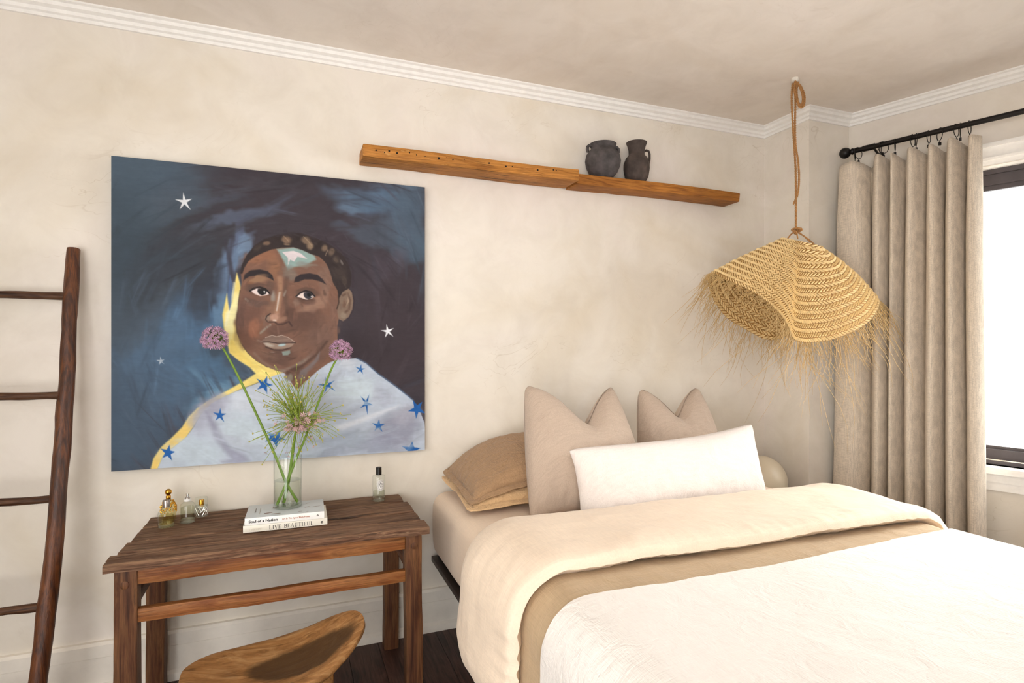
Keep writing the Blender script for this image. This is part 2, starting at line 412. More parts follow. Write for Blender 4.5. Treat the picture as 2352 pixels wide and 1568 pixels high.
# ------------------------------------------------------------------ the portrait, painted stroke by stroke into colour per canvas point
# strokes in canvas units: b = soft dab, p = filled shape, s = line stroke
def paint_canvas(np, N, ops):
    g=(np.arange(N)+.0)/(N-1); U,V=np.meshgrid(g,g)
    rng=np.random.RandomState(4)
    def noise(k,sx=1,sy=1):
        n=rng.rand(k*sy+3,k*sx+3)
        x=g*(k*sx); y=g*(k*sy); xi=x.astype(int); yi=y.astype(int); fx=x-xi; fy=y-yi
        fx=fx*fx*(3-2*fx); fy=(fy*fy*(3-2*fy))[:,None]
        a=n[yi][:,xi]; b=n[yi][:,xi+1]; c=n[yi+1][:,xi]; d=n[yi+1][:,xi+1]
        return (a*(1-fx)+b*fx)*(1-fy)+(c*(1-fx)+d*fx)*fy-.5
    n1=noise(9); n2=noise(9); n3=noise(40,2,1); n4=noise(45,1,2); n5=noise(22); n6=noise(120)
    def hexc(h): return np.array([int(h[i:i+2],16)/255. for i in (0,2,4)])
    img=np.zeros((N,N,3))+hexc('3e3540')
    Ub=U+.05*n1+.018*n3; Vb=V+.05*n2+.018*n4
    Us=U+.0022*n5; Vs=V+.0022*noise(22)
    def sm(x): x=np.clip(x,0,1); return x*x*(3-2*x)
    def brush(count,u0,u1,v0,v1,l0,l1,w0,w1,al,vary,flow,gmax):
        for _ in range(count):
            u=u0+(u1-u0)*rng.rand(); v=v0+(v1-v0)*rng.rand(); L=l0+(l1-l0)*rng.rand(); w=w0+(w1-w0)*rng.rand()
            an=flow(u,v)+rng.randn()*.25; dx,dy=np.cos(an)*L/2,np.sin(an)*L/2; k=1+vary*rng.randn()
            ok=True; base=None
            for f in (-.9,0,.9):
                j=int(np.clip((u+dx*f)*N,0,N-1)); i=int(np.clip((v+dy*f)*N,0,N-1)); cc=img[i,j]
                if base is None: base=cc
                elif np.abs(cc-base).max()>gmax: ok=False
            if not ok: continue
            i0=max(0,int((v-abs(dy)-w*2)*N)); i1=min(N,int((v+abs(dy)+w*2)*N)+2); j0=max(0,int((u-abs(dx)-w*2)*N)); j1=min(N,int((u+abs(dx)+w*2)*N)+2)
            X=U[i0:i1,j0:j1]-u; Y=V[i0:i1,j0:j1]-v
            a_=(X*dx+Y*dy)/(L/2); b_=(-X*dy+Y*dx)/(L/2)
            st=.75+.5*np.sin(b_/w*6+rng.rand()*6)*rng.rand()
            m=al*sm(1.15-np.abs(b_)/w)*sm((L/2-np.abs(a_))/(L*.35)+.1)*st
            m=np.clip(m,0,1)[...,None]; img[i0:i1,j0:j1]=img[i0:i1,j0:j1]*(1-m)+np.clip(base*k,0,1)*m
    for o in ops:
        if o[0]=='d':
            gy=img.mean(-1,keepdims=True); img=(gy+(img-gy)*o[1])*o[2]
            brush(520,-.02,1.02,-.02,1.02,.05,.20,.004,.016,.55,.13,lambda u,v:np.arctan2(v-.45,u-.58)+np.pi/2+.5*np.sin(u*7),.35)
            continue
        if o[0]=='b':
            _,u,v,ru,rv,an,c,al=o; a=np.radians(an); ca,sa=np.cos(a),np.sin(a)
            big=min(1.,max(ru,rv)/.06); X=U+(Ub-U)*big-u; Y=V+(Vb-V)*big-v
            r2=((X*ca+Y*sa)/ru)**2+((-X*sa+Y*ca)/rv)**2
            m=al*sm((1.25-np.sqrt(r2))/.8)
        else:
            P=o[1]; xs=[p[0] for p in P]; ys=[p[1] for p in P]
            pad=.03+(o[2] if o[0]=='s' else 0)
            i0=max(0,int((min(ys)-pad)*N)); i1=min(N,int((max(ys)+pad)*N)+2); j0=max(0,int((min(xs)-pad)*N)); j1=min(N,int((max(xs)+pad)*N)+2)
            if i1<=i0 or j1<=j0: continue
            X=Us[i0:i1,j0:j1]; Y=Vs[i0:i1,j0:j1]; D=np.full(X.shape,9.); ins=np.zeros(X.shape,bool); n=len(P)
            for k in range(n if o[0]=='p' else n-1):
                x0,y0=P[k]; x1,y1=P[(k+1)%n]; dx,dy=x1-x0,y1-y0; L=dx*dx+dy*dy+1e-12
                t=np.clip(((X-x0)*dx+(Y-y0)*dy)/L,0,1); D=np.minimum(D,np.hypot(X-x0-t*dx,Y-y0-t*dy))
                if o[0]=='p' and dy!=0:
                    cr=((y0>Y)!=(y1>Y)); ins^=cr&(X<dx*(Y-y0)/dy+x0)
            if o[0]=='p': d=np.where(ins,D,-D); soft=max(o[2],.6/N); c,al=o[3],o[4]
            else: d=o[2]-D; soft=max(o[3],.6/N); c,al=o[4],o[5]
            mm=al*sm(.5+d/(2*soft)); m=np.zeros((N,N)); m[i0:i1,j0:j1]=mm
        m=m[...,None]; img=img*(1-m)+hexc(c)*m
    brush(650,.36,.72,.2,.72,.014,.05,.002,.007,.6,.09,lambda u,v:np.arctan2(v-.5,u-.5)+np.pi/2,.10)
    brush(260,.1,1,.66,1.0,.05,.16,.004,.012,.5,.05,lambda u,v:.9-1.2*u,.12)
    img*=1+(.02*n3+.02*n4+.03*n6+.05*n5)[...,None]
    return np.clip(img,0,1)
OPS = [
('b',0.0155,0.4434,0.1752,0.7414,0,'40546a',1.0),
('b',0.1132,0.0507,0.2561,0.1146,5,'47617a',0.95),
('b',0.0496,0.2061,0.1483,0.1348,0,'3e566c',0.9),
('b',0.0841,0.319,0.1618,0.1752,20,'33475a',0.8),
('b',0.2331,0.2758,0.155,0.1752,0,'393945',0.85),
('b',0.1724,0.3971,0.1348,0.1752,20,'323c4c',0.75),
('b',0.4706,0.1001,0.2831,0.1281,0,'3e3540',1.0),
('b',0.1724,0.1412,0.1281,0.0404,-22,'4d657d',0.5),
('b',0.3524,0.1682,0.1415,0.0283,-22,'566788',0.75),
('b',0.3015,0.1084,0.0944,0.0175,-20,'4a5870',0.5),
('b',0.4043,0.0483,0.1752,0.0175,4,'4a4754',0.4),
('b',0.821,0.068,0.1887,0.0573,8,'4f7197',0.95),
('b',0.9376,0.121,0.0944,0.1618,0,'4a6480',0.9),
('b',0.7164,0.0967,0.0741,0.0283,4,'5b7da3',0.8),
('b',0.8517,0.1828,0.1752,0.0539,6,'4a5c74',0.7),
('b',0.9455,0.2399,0.0674,0.0674,0,'46617c',0.9),
('b',0.7017,0.182,0.0539,0.0337,0,'4b5a72',0.55),
('b',0.7164,0.1388,0.0741,0.0148,4,'40323d',0.6),
('b',0.8748,0.008,0.1348,0.0175,8,'5d7fa4',0.5),
('b',0.6654,0.234,0.155,0.0404,0,'3e323d',0.85),
('b',0.8826,0.3146,0.0404,0.1078,20,'564f62',0.6),
('b',0.7907,0.3578,0.0876,0.1213,0,'40333e',0.6),
('b',0.8594,0.5591,0.2022,0.2696,0,'3d3039',0.95),
('b',0.8287,0.325,0.0472,0.0876,25,'4f4558',0.4),
('b',0.2269,0.5768,0.1483,0.2224,38,'4070a2',0.95),
('b',0.1724,0.6877,0.1887,0.1348,0,'42678f',0.85),
('b',0.0553,0.868,0.155,0.1887,0,'3f5c7c',0.9),
('b',0.2889,0.6969,0.1281,0.0876,0,'41709e',0.9),
('b',0.3653,0.6769,0.064,0.0404,20,'3d5068',0.85),
('b',0.2269,0.8076,0.1078,0.0944,-35,'3f6790',0.7),
('b',0.3015,0.7752,0.1078,0.027,-30,'5b9bc8',0.75),
('b',0.1545,0.5633,0.0404,0.1752,38,'4a6c92',0.4),
('b',0.1073,0.5089,0.0337,0.2022,30,'4a5a6c',0.4),
('b',0.2889,0.6191,0.0472,0.0404,0,'33475c',0.8),
('b',0.2702,0.4145,0.0472,0.1146,15,'2c3242',0.75),
('b',0.346,0.3046,0.0337,0.1011,10,'6286b6',0.9),
('b',0.3141,0.3917,0.027,0.1011,6,'5878a4',0.8),
('b',0.3782,0.2669,0.0337,0.0404,30,'6f93c0',0.85),
('b',0.3524,0.2326,0.0175,0.0607,10,'525c82',0.6),
('s',[(0.3428,0.2333),(0.3332,0.3053),(0.3396,0.3621),(0.3364,0.4194)],0.00674,0.00674,'3a3548',0.7),
('s',[(0.3204,0.2491),(0.3364,0.3194),(0.346,0.3761)],0.00472,0.00472,'3a3548',0.6),
('s',[(0.3046,0.3353),(0.2983,0.4065),(0.2889,0.4634)],0.01213,0.01348,'2e3446',0.6),
('b',0.3046,0.4985,0.0202,0.0674,6,'5585b4',0.8),
('d',0.72,0.93),
('p',[(0.3575,0.3556),(0.3665,0.3897),(0.3717,0.4326),(0.3717,0.5045),(0.375,0.562),(0.3912,0.6124),(0.4306,0.6488),(0.4773,0.6823),(0.5078,0.6954),(0.4706,0.7115),(0.4174,0.7299),(0.3653,0.7523),(0.3173,0.7757),(0.2795,0.797),(0.2466,0.8351),(0.2269,0.8719),(0.2056,0.9056),(0.1724,0.9333),(0.1426,0.9595),(0.1249,1.009),(0.105,1.0073),(0.1143,0.967),(0.1367,0.9309),(0.1664,0.9018),(0.1965,0.8689),(0.2147,0.835),(0.2392,0.8081),(0.2764,0.7814),(0.3268,0.7547),(0.3717,0.7273),(0.4148,0.698),(0.3977,0.6774),(0.3653,0.6539),(0.3332,0.6264),(0.3281,0.5979),(0.3179,0.541),(0.3141,0.4983),(0.3268,0.4254),(0.3344,0.4801),(0.3434,0.4549),(0.3498,0.3975)],0.00337,'f0da7e',1.0),
('b',0.3428,0.505,0.0216,0.0809,4,'f4efb4',0.9),
('b',0.3782,0.6123,0.027,0.0337,0,'efd87a',0.8),
('p',[(0.3396,0.58),(0.3653,0.6195),(0.4043,0.6594),(0.4439,0.6818),(0.4043,0.6775),(0.3653,0.6518),(0.3332,0.6229)],0.00404,'ecd06c',0.8),
('p',[(0.2764,0.7849),(0.2392,0.8151),(0.2147,0.8419),(0.1935,0.8743),(0.1664,0.9053),(0.1367,0.9344),(0.1167,0.9672),(0.1085,1.0008),(0.1226,1.0019),(0.1397,0.9586),(0.1724,0.9298),(0.2056,0.9007),(0.2269,0.867),(0.2454,0.8308),(0.2795,0.7942)],0.00202,'eecb70',0.8),
('s',[(0.3492,0.3903),(0.3344,0.4837),(0.3236,0.5338)],0.0027,0.00472,'f6f3d0',0.8),
('p',[(0.3293,0.4267),(0.3344,0.4837),(0.3396,0.4657),(0.3434,0.3906),(0.337,0.3622),(0.3319,0.391)],0.0027,'51688f',0.9),
('p',[(0.1226,1.0122),(0.1426,0.9588),(0.1724,0.9333),(0.2056,0.9042),(0.23,0.8707),(0.2485,0.833),(0.2795,0.7956),(0.3173,0.7743),(0.3685,0.7524),(0.4207,0.73),(0.4706,0.7078),(0.5112,0.6939),(0.5317,0.7239),(0.5421,0.745),(0.5663,0.7322),(0.6083,0.692),(0.6582,0.6603),(0.6871,0.6515),(0.7459,0.6482),(0.7832,0.668),(0.8287,0.7115),(0.906,0.7685),(0.9535,0.8098),(0.9775,0.8467),(0.9985,0.8958),(1.018,1.0339)],0.00135,'bac6d6',1.0),
('b',0.2889,0.8101,0.0741,0.0337,-30,'9e9fb3',0.85),
('b',0.2577,0.8581,0.0472,0.0404,-40,'a8acbe',0.8),
('b',0.4174,0.7792,0.1011,0.0404,-20,'cdd5e2',0.8),
('b',0.3653,0.8851,0.0944,0.0607,0,'c3d2dc',0.7),
('b',0.2269,0.9474,0.0876,0.0404,0,'c2d2de',0.7),
('p',[(0.2639,0.8232),(0.2889,0.8526),(0.3141,0.9036),(0.3396,0.948),(0.3782,0.9686),(0.3977,0.9952),(0.3653,1.0036),(0.3015,0.9951),(0.3396,0.9837),(0.3141,0.9534),(0.2889,0.9092)],0.00944,'9496ac',0.8),
('b',0.3524,0.9202,0.0607,0.027,35,'b4bccb',0.5),
('b',0.5733,0.7995,0.0876,0.0539,0,'c4ced9',0.6),
('p',[(0.5663,0.7471),(0.6367,0.7113),(0.7017,0.6898),(0.6799,0.7199),(0.6367,0.7868),(0.6154,0.8462),(0.6013,0.8006)],0.01078,'aeb4c6',0.55),
('b',0.7164,0.6824,0.0404,0.0202,-10,'d2dae6',0.9),
('b',0.7385,0.7519,0.0741,0.0404,-10,'c9d9e2',0.8),
('b',0.8363,0.782,0.0539,0.0303,35,'aab0c2',0.8),
('b',0.906,0.9149,0.1011,0.0809,-20,'9599ac',0.9),
('b',0.9376,0.8609,0.0539,0.0472,0,'a7a8b8',0.7),
('p',[(0.6654,0.894),(0.7385,0.8749),(0.821,0.8478),(0.906,0.8239),(0.8904,0.839),(0.7907,0.8775),(0.7017,0.9074)],0.00674,'d6dce6',0.85),
('b',0.7164,0.9504,0.1213,0.0337,-12,'a6b3c4',0.8),
('b',0.6654,0.9927,0.1011,0.0202,-8,'8f97aa',0.6),
('b',0.821,0.9648,0.0809,0.0404,-20,'8f95aa',0.6),
('s',[(0.6154,0.8688),(0.6944,0.8575),(0.7832,0.8229)],0.00944,0.01213,'a2a9bc',0.6),
('s',[(0.5802,0.9418),(0.6654,0.9396),(0.7533,0.9142)],0.00809,0.01213,'8f98ac',0.5),
('s',[(0.7496,0.6483),(0.7832,0.6664),(0.8287,0.7092),(0.906,0.7661),(0.9551,0.8098)],0.0027,0.0027,'5f86b4',0.5),
('p',[(0.3693,0.3497),(0.3718,0.387),(0.3663,0.4145),(0.3635,0.4554),(0.358,0.4963),(0.3565,0.5234),(0.3596,0.5574),(0.3693,0.5913),(0.3903,0.6255),(0.4182,0.6532),(0.4527,0.676),(0.4813,0.6903),(0.5005,0.6952),(0.5167,0.7067),(0.528,0.7315),(0.5459,0.7601),(0.5591,0.7464),(0.5755,0.7292),(0.6155,0.691),(0.6492,0.6665),(0.6937,0.6454),(0.6886,0.6201),(0.6834,0.5876),(0.6817,0.5335),(0.6886,0.5046),(0.6834,0.4614),(0.6937,0.4178),(0.6697,0.3754),(0.6492,0.3189),(0.6323,0.2876),(0.5822,0.2691),(0.5329,0.2544),(0.4845,0.2592),(0.4464,0.2771),(0.4151,0.2927),(0.3903,0.3146)],0.00192,'7a5747',1.0),
('b',0.4276,0.3126,0.0607,0.0255,-15,'90624a',0.9),
('b',0.4717,0.345,0.0223,0.0447,0,'94684c',0.7),
('b',0.6021,0.3283,0.0607,0.0287,10,'77584a',0.9),
('b',0.6459,0.3763,0.0255,0.0639,10,'7d6154',0.8),
('b',0.3995,0.4852,0.0479,0.0639,0,'6c4b3f',0.8),
('b',0.3718,0.5028,0.0192,0.0639,0,'5f443b',0.8),
('b',0.3903,0.5777,0.0351,0.0447,0,'6a483b',0.7),
('b',0.4182,0.5398,0.0192,0.0415,8,'96624a',0.75),
('b',0.4057,0.4543,0.0383,0.0128,0,'7b5f52',0.6),
('b',0.5988,0.4741,0.0575,0.0223,-18,'977462',0.9),
('b',0.629,0.4413,0.0223,0.0351,20,'8f6d5c',0.7),
('b',0.5822,0.524,0.0607,0.0383,-15,'5c4238',0.85),
('b',0.6357,0.5626,0.0351,0.0607,12,'70554a',0.8),
('b',0.5988,0.5877,0.0415,0.0383,0,'644a3f',0.6),
('b',0.6731,0.5156,0.016,0.0798,0,'74564a',0.7),
('b',0.4973,0.546,0.0383,0.0287,0,'5e4339',0.75),
('b',0.4909,0.6505,0.0734,0.0351,5,'5a4138',0.8),
('b',0.4527,0.6363,0.0351,0.016,20,'80604f',0.6),
('b',0.4213,0.6051,0.0255,0.0192,30,'7c5a49',0.5),
('b',0.5492,0.6159,0.0287,0.0192,-10,'6e5346',0.6),
('p',[(0.4819,0.2673),(0.5362,0.2585),(0.5656,0.2651),(0.6038,0.282),(0.6105,0.2959),(0.5755,0.3172),(0.5362,0.3262),(0.5167,0.3394),(0.5021,0.3052),(0.4909,0.2832)],0.00511,'8fafac',0.92),
('b',0.5232,0.3531,0.0287,0.0319,0,'7c7168',0.75),
('b',0.5822,0.3151,0.0383,0.0096,5,'87847c',0.6),
('p',[(0.4989,0.2761),(0.5362,0.2704),(0.5591,0.2775),(0.5812,0.2953),(0.5492,0.2897),(0.5378,0.3075),(0.5248,0.3005),(0.5167,0.3212),(0.5173,0.2946),(0.507,0.285)],0.0016,'dfd2d6',0.95),
('p',[(0.3764,0.3828),(0.3816,0.3594),(0.3995,0.3449),(0.4276,0.3401),(0.4527,0.3452),(0.467,0.3584),(0.4724,0.3779),(0.4622,0.3714),(0.4464,0.3641),(0.4213,0.3624),(0.3964,0.3662),(0.3816,0.3764)],0.00255,'282124',1.0),
('p',[(0.5368,0.3806),(0.541,0.3622),(0.5591,0.3501),(0.5888,0.3445),(0.6155,0.3498),(0.6323,0.3654),(0.6452,0.3835),(0.6222,0.373),(0.5988,0.3665),(0.5722,0.3676),(0.5525,0.3772)],0.00255,'2b2326',1.0),
('b',0.4213,0.3834,0.0415,0.0112,-5,'9c775a',0.8),
('b',0.3933,0.3913,0.0192,0.007,-10,'7d5238',0.6),
('b',0.4276,0.4124,0.0479,0.0176,8,'4b3934',0.85),
('b',0.4622,0.3974,0.0128,0.0223,0,'5a463e',0.6),
('b',0.4213,0.4504,0.0447,0.0144,6,'5c4740',0.8),
('b',0.3872,0.4462,0.0083,0.0051,40,'938779',0.8),
('p',[(0.402,0.4139),(0.4182,0.4048),(0.437,0.4052),(0.4527,0.4143),(0.4571,0.4245),(0.4464,0.429),(0.4276,0.4303),(0.4119,0.4232)],0.00128,'ead9d6',1.0),
('p',[(0.4213,0.4057),(0.437,0.4045),(0.4496,0.4116),(0.448,0.4238),(0.4354,0.4294),(0.4244,0.4235),(0.4201,0.4144)],0.0016,'191517',1.0),
('b',0.4426,0.416,0.0029,0.0029,0,'ffffff',1.0),
('s',[(0.3971,0.4141),(0.4088,0.4038),(0.4276,0.4),(0.4464,0.4069),(0.4578,0.4211)],0.00255,0.00128,'1c1617',1.0),
('s',[(0.402,0.416),(0.4126,0.4246),(0.4291,0.4309),(0.4496,0.4282)],0.00096,0.00096,'c9a99c',0.8),
('s',[(0.3964,0.3998),(0.4213,0.3885),(0.4527,0.3943)],0.00192,0.00255,'5b4338',0.7),
('b',0.5755,0.4251,0.0479,0.0192,0,'5b443a',0.85),
('b',0.5689,0.4553,0.0415,0.0128,8,'573e35',0.85),
('b',0.5822,0.3895,0.0479,0.0096,5,'765648',0.6),
('b',0.5427,0.4542,0.0128,0.016,0,'8a7163',0.6),
('b',0.6391,0.416,0.008,0.0128,0,'4a372f',0.6),
('p',[(0.544,0.4317),(0.5591,0.4185),(0.5722,0.4128),(0.5921,0.4167),(0.6041,0.4284),(0.5921,0.4363),(0.5755,0.4392),(0.5591,0.434)],0.00128,'ecdad2',1.0),
('p',[(0.5696,0.4146),(0.5838,0.4099),(0.5971,0.418),(0.5988,0.4297),(0.5871,0.4378),(0.5739,0.4339),(0.5683,0.4246)],0.0016,'36343a',1.0),
('b',0.5855,0.4248,0.0083,0.0077,0,'111113',1.0),
('b',0.5948,0.4291,0.0032,0.0026,0,'d8d2d2',0.9),
('s',[(0.544,0.4302),(0.5591,0.415),(0.5755,0.4074),(0.5921,0.4111),(0.6055,0.4263)],0.00255,0.00128,'211a1b',1.0),
('s',[(0.5459,0.4337),(0.5607,0.4361),(0.5772,0.4406),(0.5938,0.4366)],0.00128,0.00096,'4a352e',0.8),
('s',[(0.5492,0.4083),(0.5755,0.395),(0.6055,0.4028)],0.00192,0.00255,'5a4238',0.6),
('s',[(0.4909,0.3685),(0.4941,0.4032),(0.4883,0.4417),(0.4813,0.4836)],0.0083,0.00702,'a97f64',0.85),
('s',[(0.4903,0.4172),(0.4861,0.4452),(0.4813,0.4801)],0.00255,0.00255,'cdbfb4',0.9),
('b',0.4702,0.4318,0.0096,0.0192,8,'98928a',0.8),
('b',0.467,0.4665,0.0128,0.0255,0,'86644f',0.6),
('s',[(0.5134,0.3675),(0.507,0.4097),(0.5102,0.4515),(0.5167,0.4828)],0.00702,0.00639,'5f473c',0.75),
('s',[(0.5102,0.4096),(0.5038,0.4273)],0.00287,0.00287,'938a80',0.7),
('b',0.5232,0.4967,0.0176,0.0287,0,'543b32',0.75),
('b',0.4781,0.5027,0.0192,0.016,0,'b78f7b',0.9),
('b',0.4765,0.5132,0.0077,0.0032,0,'dcc8bc',0.8),
('b',0.5038,0.511,0.0192,0.0096,-10,'96715d',0.7),
('b',0.4543,0.5066,0.0089,0.0121,0,'8a7769',0.8),
('s',[(0.4616,0.4909),(0.4502,0.4997),(0.447,0.5119),(0.4543,0.5215)],0.00192,0.0016,'2f2423',1.0),
('s',[(0.459,0.5204),(0.4749,0.5201),(0.4845,0.528),(0.5038,0.5267),(0.5206,0.5178),(0.5313,0.5352)],0.00255,0.00255,'3f2c27',0.85),
('s',[(0.4307,0.5586),(0.4464,0.543),(0.4606,0.5307)],0.00351,0.00287,'948c80',0.8),
('s',[(0.4385,0.5155),(0.4307,0.5397),(0.4213,0.5604)],0.00319,0.00447,'80543e',0.6),
('s',[(0.4845,0.5357),(0.4877,0.56)],0.00287,0.00255,'7a5c4e',0.6),
('b',0.4845,0.5878,0.0702,0.0287,0,'5d443a',0.5),
('p',[(0.4291,0.5906),(0.4464,0.5747),(0.4654,0.566),(0.4813,0.5704),(0.4973,0.5658),(0.5167,0.5724),(0.541,0.5906),(0.5134,0.5923),(0.4845,0.5906),(0.459,0.5885)],0.0016,'7b6358',1.0),
('p',[(0.4363,0.5913),(0.459,0.5896),(0.4845,0.5941),(0.5134,0.593),(0.5401,0.593),(0.5248,0.6088),(0.4973,0.6143),(0.4717,0.6128),(0.4496,0.6044)],0.00192,'967f70',1.0),
('b',0.459,0.5975,0.0166,0.007,12,'b7aa9d',0.95),
('b',0.5012,0.599,0.014,0.0064,-8,'a9c4ca',0.95),
('b',0.5232,0.5955,0.0115,0.0045,-8,'bc9078',0.8),
('b',0.4845,0.5809,0.0351,0.0057,0,'8c7467',0.7),
('s',[(0.4291,0.5906),(0.459,0.5896),(0.4845,0.5941),(0.5134,0.5934),(0.542,0.5923)],0.0016,0.00128,'382826',1.0),
('s',[(0.4464,0.5747),(0.467,0.5667),(0.4813,0.5711),(0.4973,0.5658),(0.5167,0.5727),(0.5378,0.5878)],0.00096,0.00096,'c9b6a8',0.8),
('s',[(0.448,0.6069),(0.4717,0.6166),(0.5005,0.6174),(0.5264,0.6095)],0.00223,0.00192,'3f2d29',0.85),
('b',0.467,0.6246,0.0096,0.0026,5,'a8988a',0.8),
('p',[(0.4973,0.6227),(0.5232,0.6179),(0.5248,0.627),(0.5167,0.635),(0.5005,0.6359)],0.00255,'889c96',0.85),
('s',[(0.4973,0.6924),(0.5296,0.6824),(0.5689,0.6584),(0.6021,0.6285)],0.00511,0.00575,'8b837a',0.7),
('s',[(0.4119,0.6291),(0.4338,0.6551),(0.4654,0.6779),(0.4973,0.6889)],0.00383,0.00447,'867262',0.5),
('b',0.5345,0.6509,0.016,0.0051,-20,'4b332b',0.7),
('b',0.629,0.6412,0.0511,0.0351,-30,'6d5044',0.9),
('b',0.5427,0.7002,0.0351,0.0192,-20,'5d4338',0.9),
('s',[(0.5167,0.6969),(0.5591,0.6776),(0.6088,0.6375),(0.6459,0.5876)],0.00447,0.00447,'4c362e',0.8),
('p',[(0.5492,0.718),(0.5591,0.69),(0.5755,0.6797),(0.6055,0.6517),(0.6222,0.6233),(0.6189,0.6518),(0.6021,0.6765),(0.5822,0.6939),(0.5722,0.722)],0.00447,'756c6e',0.85),
('b',0.656,0.6522,0.0128,0.0287,40,'7e5540',0.6),
('b',0.5345,0.6913,0.016,0.0057,-10,'4b2f27',0.9),
('b',0.5264,0.7139,0.0096,0.0128,0,'8a8574',0.8),
('p',[(0.3675,0.3583),(0.3712,0.3292),(0.3872,0.2918),(0.4119,0.2585),(0.4433,0.2331),(0.4845,0.2164),(0.5232,0.2067),(0.5656,0.2065),(0.6021,0.2164),(0.6425,0.2326),(0.6765,0.252),(0.7041,0.2793),(0.7222,0.3117),(0.7309,0.3439),(0.7291,0.3804),(0.7222,0.4024),(0.6989,0.4086),(0.6875,0.4343),(0.6817,0.4038),(0.667,0.3755),(0.6584,0.3364),(0.6425,0.3056),(0.6222,0.286),(0.5888,0.2765),(0.5656,0.2651),(0.5362,0.2578),(0.4973,0.2612),(0.4654,0.2697),(0.437,0.2832),(0.4119,0.297),(0.3918,0.3152),(0.3804,0.3362),(0.3742,0.358)],0.00223,'2d2424',1.0),
('b',0.4527,0.2532,0.0144,0.0083,-20,'79604e',0.9),
('b',0.5134,0.2347,0.0179,0.0147,0,'806652',0.95),
('b',0.5134,0.2504,0.0115,0.0045,0,'94785f',0.7),
('b',0.5772,0.234,0.0192,0.016,30,'7c6653',0.9),
('b',0.5905,0.2509,0.0128,0.014,20,'8d765f',0.9),
('b',0.6391,0.2579,0.0128,0.0128,20,'776250',0.9),
('b',0.6646,0.2714,0.0109,0.016,30,'6e5b4c',0.8),
('b',0.68,0.2957,0.0147,0.0128,30,'584940',0.8),
('b',0.6989,0.3038,0.0045,0.0109,-30,'918883',0.9),
('b',0.692,0.342,0.0255,0.0319,0,'3d322f',0.8),
('b',0.7076,0.3667,0.0096,0.0192,0,'55463d',0.6),
('b',0.4845,0.2331,0.0128,0.0128,0,'2a2120',0.7),
('b',0.4244,0.2698,0.0192,0.0096,-40,'443832',0.7),
('b',0.5492,0.2218,0.0096,0.016,0,'251d1d',0.8),
('b',0.6189,0.2491,0.0077,0.0192,30,'261e1e',0.8),
('s',[(0.5038,0.2214),(0.5102,0.2279),(0.5199,0.2377)],0.00128,0.00128,'a68b70',0.7),
('s',[(0.5689,0.2169),(0.5822,0.2301),(0.5954,0.247)],0.00128,0.00128,'a28c74',0.6),
('s',[(0.6509,0.2597),(0.6425,0.2798)],0.0016,0.00128,'9a8470',0.7),
('s',[(0.6155,0.2137),(0.6663,0.2354),(0.711,0.276),(0.7354,0.3255),(0.7354,0.3874)],0.00319,0.00511,'322831',0.8),
('p',[(0.6875,0.4324),(0.7006,0.4086),(0.7222,0.3959),(0.734,0.4093),(0.7379,0.4383),(0.734,0.4711),(0.7222,0.4975),(0.7024,0.5138),(0.6875,0.5053),(0.6827,0.4795)],0.00192,'7d6859',1.0),
('s',[(0.7006,0.4212),(0.718,0.4134),(0.7267,0.4386),(0.7222,0.4714),(0.7093,0.4825)],0.00383,0.00319,'5d463a',0.8),
('s',[(0.718,0.4243),(0.7208,0.4424),(0.711,0.4608)],0.00192,0.00192,'ab947e',0.8),
('b',0.7024,0.4935,0.0109,0.0115,0,'8b7c6c',0.8),
('b',0.7058,0.4536,0.0083,0.0192,8,'684c3d',0.7),
('s',[(0.6851,0.4217),(0.6868,0.4469),(0.6807,0.4687)],0.00223,0.00192,'33251f',0.8),
('s',[(0.7354,0.4056),(0.7403,0.4382),(0.7361,0.4747),(0.7215,0.5023)],0.00192,0.00192,'2c2229',0.7),
('s',[(0.3663,0.4145),(0.3632,0.4554),(0.3574,0.4963),(0.3559,0.5235),(0.3589,0.5574),(0.3687,0.5913),(0.3903,0.6262),(0.4182,0.6542),(0.4527,0.677)],0.0016,0.0016,'46322b',0.7),
('p',[(0.1994,0.0971),(0.2053,0.1206),(0.2247,0.1152),(0.2085,0.1296),(0.2204,0.1524),(0.2019,0.1366),(0.1877,0.1546),(0.1945,0.132),(0.1737,0.1228),(0.1966,0.1221)],0.00101,'e8ecf2',1.0),
('p',[(0.8571,0.5234),(0.8648,0.5431),(0.8831,0.5379),(0.8687,0.5506),(0.8822,0.5696),(0.8629,0.5567),(0.8508,0.5725),(0.8554,0.553),(0.8345,0.5459),(0.8566,0.5447)],0.00101,'e9ecf2',1.0),
('p',[(0.1339,0.6377),(0.1372,0.6477),(0.1453,0.6459),(0.139,0.6521),(0.1444,0.6621),(0.136,0.6554),(0.1303,0.6628),(0.1323,0.6531),(0.1233,0.6487),(0.1331,0.6483)],0.00101,'e4e8ee',1.0),
('p',[(0.4519,0.7065),(0.4506,0.7301),(0.4689,0.7381),(0.4502,0.7437),(0.4506,0.7699),(0.4383,0.7471),(0.419,0.7527),(0.4314,0.7357),(0.4178,0.7151),(0.439,0.7252)],0.00101,'1a5ba8',1.0),
('p',[(0.6409,0.7118),(0.6516,0.7362),(0.6728,0.7276),(0.6563,0.744),(0.6749,0.7663),(0.6508,0.751),(0.6384,0.7719),(0.6427,0.7475),(0.6168,0.7407),(0.6432,0.7383)],0.00101,'1a5ba8',1.0),
('p',[(0.7648,0.6695),(0.7661,0.6844),(0.7792,0.6857),(0.7673,0.6912),(0.7717,0.7071),(0.7615,0.6942),(0.75,0.7015),(0.7567,0.6894),(0.7447,0.6794),(0.7596,0.6834)],0.00101,'1a5ba8',1.0),
